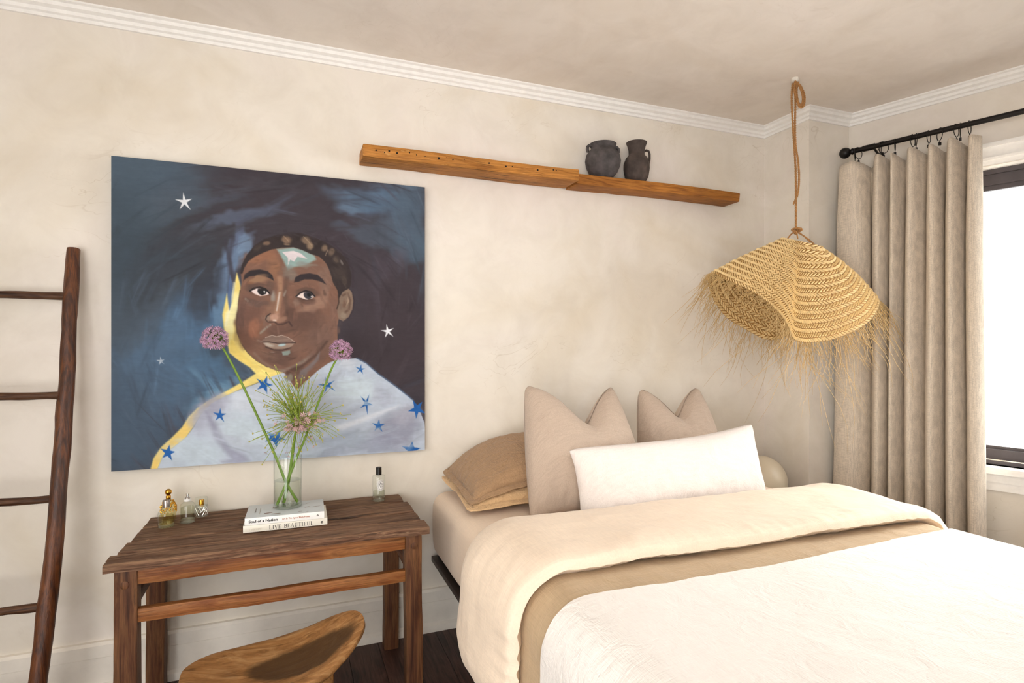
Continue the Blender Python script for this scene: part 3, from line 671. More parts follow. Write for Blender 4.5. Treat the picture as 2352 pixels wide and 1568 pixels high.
('p',[(0.7944,0.78),(0.7888,0.8108),(0.8075,0.8205),(0.7879,0.8217),(0.7887,0.857),(0.7805,0.8236),(0.7613,0.8323),(0.7769,0.8138),(0.763,0.7864),(0.782,0.8059)],0.00101,'1a5ba8',1.0),
('p',[(0.8295,0.8756),(0.8334,0.8932),(0.8491,0.8954),(0.8358,0.9033),(0.8415,0.9226),(0.8273,0.9083),(0.8135,0.9164),(0.8196,0.9013),(0.805,0.8889),(0.8234,0.892)],0.00101,'1a5ba8',1.0),
('p',[(0.3074,0.8124),(0.3104,0.8305),(0.3251,0.8319),(0.3125,0.8397),(0.3182,0.8591),(0.3054,0.8443),(0.2928,0.8533),(0.299,0.838),(0.2851,0.826),(0.3021,0.8295)],0.00101,'1a5ba8',1.0),
('p',[(0.1596,0.9253),(0.1622,0.944),(0.1764,0.9489),(0.1637,0.9563),(0.1664,0.977),(0.1541,0.961),(0.1403,0.967),(0.1467,0.9516),(0.1348,0.9365),(0.1517,0.9411)],0.00101,'1a5ba8',1.0),
('p',[(0.4935,0.8962),(0.49,0.9172),(0.5099,0.9289),(0.4868,0.9318),(0.4816,0.9548),(0.4687,0.9328),(0.4445,0.9326),(0.4607,0.9188),(0.449,0.8975),(0.4738,0.9092)],0.00101,'1a5ba8',1.0),
('p',[(0.9529,0.8075),(0.9707,0.8287),(0.99,0.8163),(0.9812,0.8406),(1.0024,0.8624),(0.9754,0.856),(0.9662,0.8812),(0.9615,0.8536),(0.9356,0.8505),(0.9586,0.8368)],0.00101,'1a5ba8',1.0),
('p',[(0.9529,0.9641),(0.9596,0.9865),(0.9842,0.9912),(0.9637,1.0013),(0.971,1.0262),(0.9482,1.0079),(0.9256,1.0163),(0.9345,0.9972),(0.9125,0.98),(0.9416,0.984)],0.00101,'1a5ba8',1.0)]

# ================================================================== THE SETTING
ZC = 2.56
XL, YF = -2.2, -4.0
CX0, CX1, CYF = 2.59, 2.886, -0.308       # corner column: left face x, right end x, front face y
WEND = 3.9
we = wp(WEND, 0, 0)
# floor slab with individual planks
o = MB().box(XL - .1, 4.4, YF - .1, 0.1, -0.08, -0.012).build('floor', M['floor_under'])
floor = struct(o, 'dark brown wooden plank floor', 'floor')
pw = 0.128
mesh_cache = {}
x = XL; k = 0
while x < 4.2:
    y = 0.0 - random.random() * 0.6 - 0.5; y0 = 0.0
    while y0 > YF:
        y1 = max(y, YF)
        L = round(y0 - y1, 2)
        if L > 0.05:
            if L not in mesh_cache:
                b = MB().box(0, pw - 0.0016, -L + 0.001, 0, -0.012, 0)
                t = b.build('plank', M['plank'], floor, (0, 0, 0)); mesh_cache[L] = t.data; t.location = (x, y0, 0)
            else:
                t = bpy.data.objects.new('plank', mesh_cache[L]); COL.objects.link(t); t.parent = floor; t.location = (x, y0, 0)
        y0 = y1; y = y0 - 1.25
    x += pw; k += 1
struct(MB().box(XL - .1, 4.4, YF - .1, 0.1, ZC, ZC + 0.1).build('ceiling', M['ceiling']), 'warm beige plastered ceiling', 'ceiling')
struct(MB().box(XL - .1, CX0 + 0.001, 0, 0.1, -0.01, ZC + .02).build('wall_back', M['wall']), 'cream limewashed wall behind the painting and the bed', 'wall')
b = MB().box(CX0, CX1, CYF, 0.1, -0.01, ZC + .02)
struct(b.build('wall_corner', M['wall']), 'cream plastered pillar boxed into the corner behind the hanging lamp', 'wall')
struct(MB().box(XL - .1, XL, YF - .1, 0, -0.01, ZC + .02).build('wall_left', M['wall']), 'cream plastered wall at the left', 'wall')
struct(MB().box(XL, 4.4, YF - .1, YF, -0.01, ZC + .02).build('wall_front', M['wall']), 'cream plastered wall facing the bed wall', 'wall')
# window wall with its opening
S0, S1, Z0, Z1 = 0.42, 1.75, 0.735, 2.150
b = MB()
def wbox(b, s0, s1, o0, o1, z0, z1):
    c = (wp(s0, o0, z0) + wp(s1, o1, z1)) / 2
    return b.obox(c, WD * ((s1 - s0) / 2), WN * ((o1 - o0) / 2), Vector((0, 0, (z1 - z0) / 2)))
wbox(b, -0.04, S0, -0.14, 0, -0.01, ZC + .02); wbox(b, S1, WEND, -0.14, 0, -0.01, ZC + .02)
wbox(b, S0, S1, -0.14, 0, -0.01, Z0); wbox(b, S0, S1, -0.14, 0, Z1, ZC + .02)
struct(b.build('wall_right', M['wall']), 'cream plastered wall with the window and curtain', 'wall')
# window: casing, dark sash rails and stiles, pane, sill and apron
win = thing('window_1', 'dark framed window in a white casing beside the linen curtain', 'window', wp(1.085, 0, Z0)); win['kind'] = 'structure'
for nme, s0, s1, z0, z1 in (('casing_head', S0 - .1, S1 + .1, Z1, 2.252), ('casing_side', S0 - .1, S0, Z0 - .03, Z1), ('casing_side', S1, S1 + .1, Z0 - .03, Z1)):
    b = MB(); wbox(b, s0, s1, -0.002, 0.018, z0, z1)
    if nme == 'casing_head': wbox(b, s0, s1, 0.018, 0.030, z1 - .022, z1 - .004); wbox(b, s0, s1, 0.018, 0.024, z0 + .020, z0 + .032)
    b.build(nme, M['trim'], win)
b = MB(); wbox(b, S0, S1, -.10, -.012, Z1 - .012, Z1); b.build('jamb', M['trim'], win)
b = MB(); wbox(b, S0, S1, -.062, -.034, 2.115, 2.138); wbox(b, S0, S1, -.075, -.046, 2.065, 2.118); wbox(b, S0, S1, -.082, -.062, 2.043, 2.066); b.build('top_rail', M['window_frame'], win)
b = MB(); wbox(b, S0, S1, -.075, -.040, 0.762, 0.806); wbox(b, S0, S1, -.082, -.06, 0.806, 0.820); wbox(b, S0, S1, -.05, -.02, 0.738, 0.757); b.build('bottom_rail', M['window_frame'], win)
b = MB(); wbox(b, S0, S1, -.04, -.018, 0.757, 0.762); b.build('track', M['chrome'], win)
for s0 in (S0, S1 - .06):
    b = MB(); wbox(b, s0, s0 + .06, -.082, -.046, 0.80, 2.07); b.build('stile', M['window_frame'], win)
b = MB(); wbox(b, S0 + .04, S1 - .04, -.073, -.069, 0.815, 2.048); b.build('pane', M['pane'], win)
b = MB(); wbox(b, S0 - .14, S1 + .14, -.10, 0.062, 0.706, 0.735); b.build('sill', M['trim'], win)
b = MB(); wbox(b, S0 - .1, S1 + .1, -0.002, 0.026, 0.662, 0.706); wbox(b, S0 - .1, S1 + .1, -0.002, 0.016, 0.622, 0.662); b.build('apron', M['trim'], win)
# crown moulding, one run per wall with mitred corners
crown = [(-0.002, 2.505), (0.010, 2.505), (0.012, 2.516), (0.022, 2.520), (0.024, 2.532), (0.040, 2.538), (0.043, 2.550), (0.054, 2.554), (0.054, 2.562), (-0.002, 2.562)]
path = [(XL, 0), (CX0, 0), (CX0, CYF), (CX1, CYF), (we.x, we.y)]
full = []
P = [Vector(p) for p in path]
def run(i, prof, name, mat, label):
    b = MB(); pts = path[max(0, i - 1):i + 3]
    # sweep over neighbours to get mitres, then keep only segment i
    t = MB().sweep(prof, pts); k = len(prof); a = 1 if i > 0 else 0
    vs = t.v[a * k:(a + 2) * k]
    fs = [(j, k + j, k + (j + 1) % k, (j + 1) % k) for j in range(k)] + [tuple(range(k)), tuple(range(2 * k - 1, k - 1, -1))]
    b.add(vs, fs); return struct(b.build(name, mat, sharp=25), label, 'moulding')
run(0, crown, 'trim_1', M['trim'], 'white crown moulding above the painting and shelf')
run(1, crown, 'trim_2', M['trim'], 'short white crown moulding on the left face of the corner pillar')
run(2, crown, 'trim_3', M['trim'], 'short white crown moulding on the front face of the corner pillar')
run(3, crown, 'trim_4', M['trim'], 'white crown moulding above the curtain rod')
basep = [(-0.002, 0.0), (0.034, 0.0), (0.034, 0.010), (0.028, 0.026), (0.020, 0.032), (0.016, 0.036), (0.014, 0.128), (0.011, 0.131), (0.022, 0.134), (0.022, 0.178), (0.014, 0.188), (-0.002, 0.189)]
run(0, basep, 'baseboard_back', M['base'], 'tall painted baseboard along the wall behind the table')
run(1, basep, 'baseboard_corner', M['base'], 'painted baseboard on the left face of the corner pillar')
run(2, basep, 'baseboard_pillar', M['base'], 'painted baseboard on the front face of the corner pillar')
run(3, basep, 'baseboard_right', M['base'], 'painted baseboard below the window')

# ================================================================== THE PAINTING
PX0, PX1, PZ0, PZ1, PYF = -0.622, 0.568, 0.8295, 2.0125, -0.036
pt = thing('painting', 'large unframed portrait painting with stars on a dark blue ground', 'painting', ((PX0 + PX1) / 2, 0, PZ0))
MB().bbox(PX0, PX1, PYF + .0006, -0.001, PZ0, PZ1, 0.002, 1).build('canvas', M['canvas_edge'], pt)
NP = 560
img = paint_canvas(np, NP, OPS)
gx = np.linspace(PX0, PX1, NP); gz = np.linspace(PZ1, PZ0, NP)
X, Z = np.meshgrid(gx, gz)
ori = Vector(pt['_o'])
vs = np.stack([X - ori.x, np.full_like(X, PYF), Z - ori.z], -1).reshape(-1, 3)
me = bpy.data.meshes.new('painted_face')
ii = np.arange(NP * NP).reshape(NP, NP)
q = np.stack([ii[:-1, :-1], ii[1:, :-1], ii[1:, 1:], ii[:-1, 1:]], -1).reshape(-1, 4)
me.vertices.add(NP * NP); me.vertices.foreach_set('co', vs.ravel().astype(np.float32))
me.loops.add(q.size); me.loops.foreach_set('vertex_index', q.ravel().astype(np.int32))
me.polygons.add(len(q)); me.polygons.foreach_set('loop_start', (np.arange(len(q)) * 4).astype(np.int32))
me.update(calc_edges=True)
img = img * 0.93 + 0.035
linimg = np.where(img <= 0.04045, img / 12.92, ((img + 0.055) / 1.055) ** 2.4)
ca = me.color_attributes.new('paint', 'FLOAT_COLOR', 'POINT')
ca.data.foreach_set('color', np.concatenate([linimg.reshape(-1, 3), np.ones((NP * NP, 1))], 1).ravel().astype(np.float32))
m, nt, bs = nm('acrylic_paint')
at = nt.nodes.new('ShaderNodeAttribute'); at.attribute_name = 'paint'
w1 = noise(nt, coords(nt, (1, 1, 5), rot=(0, math.radians(35), 0)), 14.0, 6, 0.6, 0.8)
c = mix(nt, at.outputs['Color'], ramp(nt, w1, [(0.3, (0.92, 0.92, 0.93, 1)), (0.7, (1.08, 1.08, 1.08, 1))]), 0.7, 'MULTIPLY')
nt.links.new(c, bs.inputs['Base Color']); bs.inputs['Roughness'].default_value = 0.6; bs.inputs['Specular IOR Level'].default_value = 0.2
bump(nt, bs, w1, 0.08, 0.004)
me.materials.append(m)
o = bpy.data.objects.new('painted_face', me); COL.objects.link(o); o.parent = pt

# ================================================================== THE SHELF
def beam(name, label, x0, x1, y0a, y0b, z0, z1, mat, seed, endmat=None, chamfer=0.0):
    ob = thing(name, label, 'shelf', (x0, 0, z0), 'reclaimed beams forming the wall shelf')
    def warp(x, y, z):
        t = (x - x0) / (x1 - x0)
        d = 0.0022 * fbm(x * 9, y * 14, z * 14 + seed)
        yy = y
        if y < -0.02: yy = y * (1 + ((y0a + (y0b - y0a) * t) / y0a - 1)) + d
        return (x + (0.004 * N3(y * 30, z * 30, seed) if (x < x0 + .01 or x > x1 - .01) else 0), yy, z + d * .8 + 0.003 * math.sin(t * 5 + seed))
    bo = MB().bbox(x0, x1, y0a, -0.0015, z0, z1, 0.006 if not chamfer else chamfer, 2, 36, warp).build('beam', mat, ob)
    return ob, bo
sl, slb = beam('shelf_beam', 'thick honey wood shelf beam full of nail holes, left of the pair', 0.284, 1.286, -0.138, -0.160, 2.085, 2.139, M['shelf_wood'], 1.0, chamfer=0.007)
sr, srb = beam('shelf_beam', 'smoother amber shelf beam carrying the two black vessels', 1.292, 2.290, -0.127, -0.127, 2.082, 2.132, M['shelf_wood2'], 5.0)
for i, (hx, hz, r) in enumerate([(.338, 2.118, .004), (.372, 2.112, .0022), (.392, 2.121, .0045), (.425, 2.116, .005), (.478, 2.124, .003), (.508, 2.118, .0025), (.545, 2.115, .002), (.605, 2.114, .006), (.640, 2.121, .002), (.668, 2.116, .0035), (.720, 2.122, .002), (.835, 2.118, .004), (.915, 2.112, .004), (.945, 2.115, .0025), (1.070, 2.112, .0055), (1.150, 2.121, .004), (1.165, 2.120, .003)]):
    t = (hx - .284) / 1.002; yy = -0.138 - 0.022 * t
    MB().lathe([(r * 1.0, 0.004), (r * .9, -0.0016)], (hx, yy, hz), 10, True, (0, 1, 0)).build('nail_hole', M['hole'], slb)

# ================================================================== POT AND JUG
def rotz(pts, c, a): 
    ca, sa = math.cos(a), math.sin(a)
    return [(c[0] + (p[0]) * ca - p[1] * sa, c[1] + p[0] * sa + p[1] * ca, c[2] + p[2]) for p in pts]
SZ = 2.1325
pc = (1.468, -0.068, SZ)
pot = thing('clay_pot', 'squat round blackened clay pot with two small ear handles on the shelf', 'pot', pc)
prof = [(.0405, 0), (.048, .006), (.072, .035), (.0855, .065), (.0895, .092), (.084, .120), (.069, .142), (.0605, .150), (.0595, .158), (.0665, .172), (.068, .176), (.063, .176), (.056, .158), (.055, .150), (.066, .138), (.080, .110), (.083, .09), (.07, .04), (.04, .010)]
MB().lathe(prof, pc, 48, True).build('body', M['clay'], pot, sharp=60)
for a in (math.radians(-10), math.radians(172)):
    h = [(.058, 0, .165), (.074, 0, .166), (.082, 0, .158), (.083, 0, .146), (.080, 0, .132)]
    MB().tube(rotz(h, pc, a), [.008, .008, .008, .008, .007], 8).build('handle', M['clay'], pot)
jc = (1.668, -0.066, SZ)
jug = thing('clay_jug', 'tall dark clay jug with flared neck and one loop handle on the shelf', 'jug', jc)
prof = [(.036, 0), (.044, .004), (.060, .035), (.0665, .075), (.066, .100), (.056, .128), (.043, .143), (.0405, .150), (.041, .172), (.047, .195), (.0525, .207), (.053, .211), (.049, .211), (.044, .195), (.037, .17), (.037, .15), (.05, .125), (.061, .09), (.055, .035), (.03, .01)]
MB().lathe(prof, jc, 48, True).build('body', M['clay2'], jug, sharp=60)
h = [(.038, 0, .168), (.056, 0, .176), (.068, 0, .172), (.073, 0, .158), (.073, 0, .135), (.070, 0, .112), (.064, 0, .090)]
MB().tube(rotz(h, jc, math.radians(-8)), [.006, .006, .006, .006, .006, .006, .005], 8).build('handle', M['clay2'], jug)

# ================================================================== LADDER
lad = thing('ladder', 'dark rustic branch ladder leaning on the wall at the far left', 'ladder', (-0.98, -0.3, 0))
def rail_pt(z, x0):
    y = -0.045 - 0.285 * ((1.66 - z) / 1.66) ** 1.0
    x = x0 + 0.010 * math.sin(z * 3.1) - 0.040 * max(0, (1.2 - z)) ** 1.1
    return (x, y, z)
def rough_tube(pts, rs, seg, amp, sd):
    b = MB().tube(pts, rs, seg)
    b.v = [(p[0] + amp * fbm(p[0] * 25, p[1] * 25, p[2] * 6 + sd), p[1] + amp * fbm(p[0] * 25 + 9, p[1] * 25, p[2] * 6 + sd), p[2]) for p in b.v]
    return b
zs = [i * 1.655 / 44 for i in range(45)]
for nx, sd in ((-0.726, 1.0), (-1.22, 7.0)):
    pts = [rail_pt(z, nx + (0.10 if sd == 7.0 and False else 0)) for z in zs]
    rs = [0.0265 - 0.005 * (z / 1.66) ** 2 + 0.002 * N3(z * 6, sd, 0) for z in zs]
    rough_tube(pts, rs, 14, 0.004, sd).build('rail', M['ladder'], lad, sharp=50)
for z in (1.478, 1.128, 0.783, 0.442, 0.11):
    a = Vector(rail_pt(z, -0.726)); c2 = Vector(rail_pt(z, -1.22)); pts = []
    for i in range(20):
        t = i / 19; p = a.lerp(c2, t); pts.append((p.x, p.y, p.z + 0.006 * N3(t * 3, z * 7, 1)))
    rs = [0.0135 + 0.002 * N3(i * .4, z * 5, 3) for i in range(20)]
    b = MB().tube(pts, rs, 9); b.v = [(p[0], p[1] + .002 * N3(p[0] * 30, p[2] * 30, z), p[2] + .0025 * N3(p[0] * 12, p[1] * 40, p[2] * 60)) for p in b.v]
    b.build('rung', M['rung'], lad, sharp=50)

# ================================================================== TABLE
TZ = 0.643
tab = thing('table', 'rustic worn brown wooden table with plank top under the painting', 'table', (-0.02, -0.28, 0))
def wob(x, y, z, sd, a): return a * fbm(x * 7, y * 9 + sd, z * 9, 3)
boards = [(-0.030, -0.166, -0.492, 0.450, 2), (-0.171, -0.321, -0.496, 0.462, 9), (-0.326, -0.434, -0.506, 0.464, 15), (-0.439, -0.530, -0.524, 0.474, 23)]
for yb, yf, xa, xb, sd in boards:
    def warp(x, y, z, sd=sd, yb=yb, yf=yf, xa=xa, xb=xb):
        e = abs(y - yb) < .004 or abs(y - yf) < .004
        yy = y + (0.005 * fbm(x * 5, sd, y * 20, 3) if abs(y - yf) < .008 or abs(y - yb) < .008 else 0)
        if yf < -.5 and abs(y - yf) < .008: yy += 0.006 * math.sin(x * 6 + 1) + .004 * N3(x * 12, 3, 1)
        xx = x
        if x < xa + .02: xx += 0.007 * N3(y * 22, sd, 1)
        if x > xb - .02: xx += 0.006 * N3(y * 20, sd, 4)
        zz = z + 0.0022 * fbm(x * 4, y * 12, sd, 3)
        if z < TZ - .02 and yf < -.5: zz += .004 * N3(x * 8, 1, sd)
        return (xx, yy, zz)
    b = MB()
    # board built as a lengthwise grid so that edges and top can be uneven
    cs = [(yb - .001, TZ - .026), (yf + .001, TZ - .026), (yf, TZ - .020), (yf, TZ - .006), (yf + .006, TZ), ((yb * 2 + yf) / 3, TZ - .001), ((yb + yf * 2) / 3, TZ - .0005), (yb - .004, TZ), (yb, TZ - .005), (yb, TZ - .02)]
    n = 60; kk = len(cs); vv = []
    for i in range(n):
        x = xa + (xb - xa) * i / (n - 1)
        for (y, z) in cs: vv.append(warp(x, y, z))
    ff = [(i * kk + j, (i + 1) * kk + j, (i + 1) * kk + (j + 1) % kk, i * kk + (j + 1) % kk) for i in range(n - 1) for j in range(kk)]
    ff += [tuple(range(kk)), tuple((n - 1) * kk + j for j in range(kk))[::-1]]
    b.add(vv, ff).build('top_board', M['table_top'], tab, sharp=40)
def leg(x0, x1, y0, y1, dx, sd):
    def warp(x, y, z):
        t = 1 - z / 0.617
        return (x + dx * t + 0.0022 * fbm(y * 20, z * 6, sd, 2), y + 0.002 * fbm(x * 20, z * 6, sd + 4, 2), z)
    return MB().bbox(x0, x1, y0, y1, 0.0005, 0.617, 0.004, 2, 16, warp).build('leg', M['table_leg'], tab)
lgs = [leg(-0.502, -0.440, -0.505, -0.445, 0.0, 1), leg(0.391, 0.451, -0.505, -0.445, 0.007, 2)]
leg(-0.494, -0.434, -0.115, -0.055, -0.002, 3); leg(0.380, 0.440, -0.115, -0.055, -0.004, 4)
def railx(name, x0, x1, y0, y1, z0, z1, sd):
    def warp(x, y, z): return (x, y + .002 * fbm(x * 6, z * 20, sd, 2), z + .0028 * fbm(x * 5, y * 10, sd + 3, 2))
    MB().bbox(x0, x1, y0, y1, z0, z1, 0.003, 2, 24, warp).build(name, M['table_rail'], tab)
railx('apron', -0.441, 0.392, -0.500, -0.474, 0.561, 0.614, 1); railx('apron', -0.435, 0.381, -0.086, -0.060, 0.561, 0.614, 6)
railx('stretcher', -0.441, 0.394, -0.497, -0.470, 0.441, 0.483, 3)
for xa in (-0.482, 0.405):
    MB().bbox(xa, xa + .026, -0.447, -0.113, 0.561, 0.614, 0.003).build('side_apron', M['rail_y'], tab)
    MB().bbox(xa, xa + .026, -0.447, -0.113, 0.462, 0.502, 0.003).build('side_stretcher', M['rail_y'], tab)
for px, pz, lg in ((-0.472, 0.566, lgs[0]), (0.424, 0.572, lgs[1])):
    MB().lathe([(.0125, 0.010), (.0125, -0.0022), (.011, -0.003)], (px, -0.5045, pz), 16, True, (0, 1, 0)).build('peg', M['table_leg'], lg)

# ================================================================== STOOL
stc = (-0.035, -0.665, 0.0)
sto = thing('stool', 'carved pale wooden stool with curved dished seat and dark worn patch, under the table', 'stool', stc)
def seat_out(t):
    a = 2 * math.pi * t; c, s_ = math.cos(a), math.sin(a)
    n = 2.35; r = (abs(c) ** n + abs(s_) ** n) ** (-1 / n)
    return 0.262 * r * c, 0.168 * r * s_
ROT = math.radians(6)
def seat_p(u, v, top):
    # u along length, v across
    lx, ly = u, v
    q_ = lx / 0.262; z = 0.328 + (0.098 if q_ > 0 else 0.052) * q_ * q_ + 0.012 * q_ - 0.020 * (1 - (ly / 0.168) ** 2)
    if not top: z -= 0.034 + 0.01 * (1 - (lx / .262) ** 2)
    z += 0.002 * fbm(lx * 12, ly * 12, 3.0 if top else 8.0, 2)
    return (stc[0] + lx * math.cos(ROT) - ly * math.sin(ROT), stc[1] + lx * math.sin(ROT) + ly * math.cos(ROT), z)
b = MB(); ns, nr = 64, 12; vv = []; ff = []
for side in (True, False):
    base = len(vv); vv.append(seat_p(0, 0, side))
    for r in range(1, nr + 1):
        q = r / nr * (1.0 if side else 0.97)
        for j in range(ns):
            ox, oy = seat_out(j / ns)
            p = seat_p(ox * q, oy * q, side)
            if r == nr: p = (p[0], p[1], p[2] - (0.008 if side else -0.008))
            vv.append(p)
    for j in range(ns): ff.append((base, base + 1 + j, base + 1 + (j + 1) % ns))
    for r in range(nr - 1):
        for j in range(ns):
            a0 = base + 1 + r * ns; ff.append((a0 + j, a0 + ns + j, a0 + ns + (j + 1) % ns, a0 + (j + 1) % ns))
nn = 1 + nr * ns
mid = len(vv)
for j in range(ns):
    ox, oy = seat_out(j / ns); p = seat_p(ox * 1.012, oy * 1.012, True); vv.append((p[0], p[1], p[2] - 0.021))
o1 = 1 + (nr - 1) * ns
for j in range(ns):
    ff.append((o1 + j, o1 + (j + 1) % ns, mid + (j + 1) % ns, mid + j)); ff.append((mid + j, mid + (j + 1) % ns, nn + o1 + (j + 1) % ns, nn + o1 + j))
b.add(vv, ff).build('seat', M['stool'], sto, (stc[0], stc[1], 0), sharp=60)
for lx, ly in ((0.11, 0.07), (0.11, -0.07), (-0.11, 0.07), (-0.11, -0.07)):
    zt = 0.298 + (.098 if lx > 0 else .052) * (lx / .262) ** 2
    pts = [(stc[0] + lx * (1.35 - .35 * t), stc[1] + ly * (1.3 - .3 * t), zt * t) for t in [i / 8 for i in range(9)]]
    rs = [.030, .031, .033, .035, .037, .040, .044, .048, .052]
    b = MB().tube(pts, rs, 14); b.v = [(p[0] + .003 * fbm(p[2] * 20, p[1] * 20, lx * 9, 2), p[1], max(p[2], 0.0005)) for p in b.v]
    b.build('leg', M['stool'], sto, sharp=60)

# ================================================================== BOOKS
def glyph_strokes(ch):
    """high-contrast serif capitals in a unit box: (polyline, thick?)"""
    g = {
        'L': (0.62, [([(.16, 0), (.16, 1)], 1), ([(.02, 0), (.56, 0)], 0), ([(.56, 0), (.58, .22)], 0), ([(.02, 1), (.32, 1)], 0)]),
        'I': (0.36, [([(.18, 0), (.18, 1)], 1), ([(.02, 0), (.34, 0)], 0), ([(.02, 1), (.34, 1)], 0)]),
        'V': (0.74, [([(.10, 1), (.38, 0)], 1), ([(.38, 0), (.64, 1)], 0), ([(0, 1), (.24, 1)], 0), ([(.52, 1), (.74, 1)], 0)]),
        'E': (0.62, [([(.16, 0), (.16, 1)], 1), ([(.02, 0), (.56, 0)], 0), ([(.02, 1), (.54, 1)], 0), ([(.16, .52), (.42, .52)], 0), ([(.56, 0), (.58, .2)], 0), ([(.54, 1), (.55, .82)], 0), ([(.42, .62), (.42, .42)], 0)]),
        'B': (0.66, [([(.16, 0), (.16, 1)], 1), ([(.02, 0), (.40, 0)], 0), ([(.02, 1), (.38, 1)], 0), ([(.16, .53), (.38, .53)], 0), ([(.38, 1), (.50, .92), (.52, .77), (.48, .62), (.38, .53)], 1), ([(.38, .53), (.54, .45), (.58, .27), (.53, .08), (.40, 0)], 1)]),
        'A': (0.76, [([(.36, 1), (.64, 0)], 1), ([(.36, 1), (.10, 0)], 0), ([(.19, .34), (.52, .34)], 0), ([(0, 0), (.22, 0)], 0), ([(.50, 0), (.76, 0)], 0)]),
        'U': (0.74, [([(.16, 1), (.16, .3), (.22, .08), (.36, 0)], 1), ([(.36, 0), (.52, .07), (.58, .3), (.58, 1)], 0), ([(.02, 1), (.32, 1)], 0), ([(.46, 1), (.70, 1)], 0)]),
        'T': (0.68, [([(.34, 0), (.34, 1)], 1), ([(.02, 1), (.66, 1)], 0), ([(.02, 1), (.02, .8)], 0), ([(.66, 1), (.66, .8)], 0), ([(.18, 0), (.50, 0)], 0)]),
        'F': (0.60, [([(.16, 0), (.16, 1)], 1), ([(.02, 1), (.54, 1)], 0), ([(.16, .52), (.42, .52)], 0), ([(.54, 1), (.55, .8)], 0), ([(.02, 0), (.34, 0)], 0), ([(.42, .62), (.42, .42)], 0)]),
        'S': (0.56, [([(.46, .80), (.42, .95), (.28, 1), (.13, .95), (.08, .80)], 0), ([(.08, .80), (.14, .64), (.40, .42), (.48, .25)], 1), ([(.48, .25), (.44, .06), (.28, 0), (.12, .05), (.06, .22)], 0)]),
        'C': (0.68, [([(.62, .80), (.52, .97), (.36, 1)], 0), ([(.36, 1), (.16, .85), (.10, .5), (.16, .15), (.36, 0)], 1), ([(.36, 0), (.54, .05), (.63, .22)], 0)]),
        'D': (0.72, [([(.16, 0), (.16, 1)], 1), ([(.02, 0), (.34, 0)], 0), ([(.02, 1), (.34, 1)], 0), ([(.34, 1), (.56, .86), (.62, .5), (.56, .14), (.34, 0)], 1)]),
        'R': (0.70, [([(.16, 0), (.16, 1)], 1), ([(.02, 1), (.38, 1)], 0), ([(.02, 0), (.30, 0)], 0), ([(.38, 1), (.50, .92), (.53, .76), (.48, .60), (.36, .52)], 1), ([(.16, .52), (.36, .52)], 0), ([(.36, .52), (.56, 0)], 1), ([(.52, 0), (.68, 0)], 0)]),
        'O': (0.74, [([(.36, 1), (.16, .85), (.10, .5), (.16, .15), (.36, 0)], 1), ([(.36, 0), (.56, .15), (.62, .5), (.56, .85), (.36, 1)], 1)]),
        'N': (0.76, [([(.14, 0), (.14, 1)], 0), ([(.14, 1), (.60, 0)], 1), ([(.60, 0), (.60, 1)], 0), ([(0, 0), (.28, 0)], 0), ([(.48, 1), (.74, 1)], 0)]),
        ' ': (0.45, []),
    }
    return g[ch]
def glyph_text(b, text, fn, h, thick=.13, thin=.045, track=0.08, width=None):
    """adds letters as flat quads; fn maps (x, y) in metres to a point"""
    tot = sum(glyph_strokes(c)[0] + track for c in text) - track
    sx = h if width is None else width / tot
    x = 0.0
    for ch in text:
        w, st = glyph_strokes(ch)
        for pl, tk in st:
            hw = (thick if tk else thin) / 2
            for (xa, ya), (xb, yb) in zip(pl[:-1], pl[1:]):
                ax, ay, bx, by = (x + xa) * sx, ya * h, (x + xb) * sx, yb * h
                dx, dy = bx - ax, by - ay; L = math.hypot(dx, dy) or 1e-9
                nx, ny = -dy / L * hw * h, dx / L * hw * h
                ex, ey = dx / L * hw * h * .4, dy / L * hw * h * .4
                b.add([fn(ax + nx - ex, ay + ny - ey), fn(ax - nx - ex, ay - ny - ey), fn(bx - nx + ex, by - ny + ey), fn(bx + nx + ex, by + ny + ey)], [(0, 1, 2, 3)])
        x += w + track
    return b
def font_text(text, size, fn, name, mat, parent, bold=0.0, width=None):
    cu = bpy.data.curves.new(name, 'FONT'); cu.body = text; cu.size = size; cu.offset = bold; cu.resolution_u = 3
    o = bpy.data.objects.new(name, cu); COL.objects.link(o)
    dg = bpy.context.evaluated_depsgraph_get(); dg.update()
    me = bpy.data.meshes.new_from_object(o.evaluated_get(dg))
    bpy.data.objects.remove(o); bpy.data.curves.remove(cu)
    xs = [v.co.x for v in me.vertices]; k = 1.0
    if width: k = width / (max(xs) - min(xs))
    b = MB().add([fn((v.co.x - min(xs)) * k, v.co.y) for v in me.vertices], [tuple(p.vertices) for p in me.polygons])
    bpy.data.meshes.remove(me)
    return b.build(name, mat, parent, sharp=None)
def book(name, label, x0, x1, yf, yb, z0, z1, cover, ang, spine_mat):
    c = Vector(((x0 + x1) / 2, (yf + yb) / 2, z0))
    ob = thing(name, label, 'book', c, 'books stacked under the vase')
    ca, sa = math.cos(ang), math.sin(ang)
    def R(x, y, z):
        return (c.x + (x - c.x) * ca - (y - c.y) * sa, c.y + (x - c.x) * sa + (y - c.y) * ca, z)
    def bx(x0, x1, y0, y1, z0, z1, bev):
        b = MB().bbox(x0, x1, y0, y1, z0, z1, bev, 2); b.v = [R(*p) for p in b.v]; return b
    fc = bx(x0, x1, yf, yb, z1 - .0022, z1, .0007).build('front_cover', cover, ob)
    bx(x0, x1, yf, yb, z0, z0 + .0022, .0007).build('back_cover', cover, ob)
    spn = bx(x0, x1, yf - .0006, yf + .003, z0, z1, .0012).build('spine', spine_mat, ob)
    bx(x0 + .003, x1 - .003, yf + .003, yb - .003, z0 + .0022, z1 - .0022, .0003).build('pages', M['paper'], ob)
    return (ob, fc, spn), R
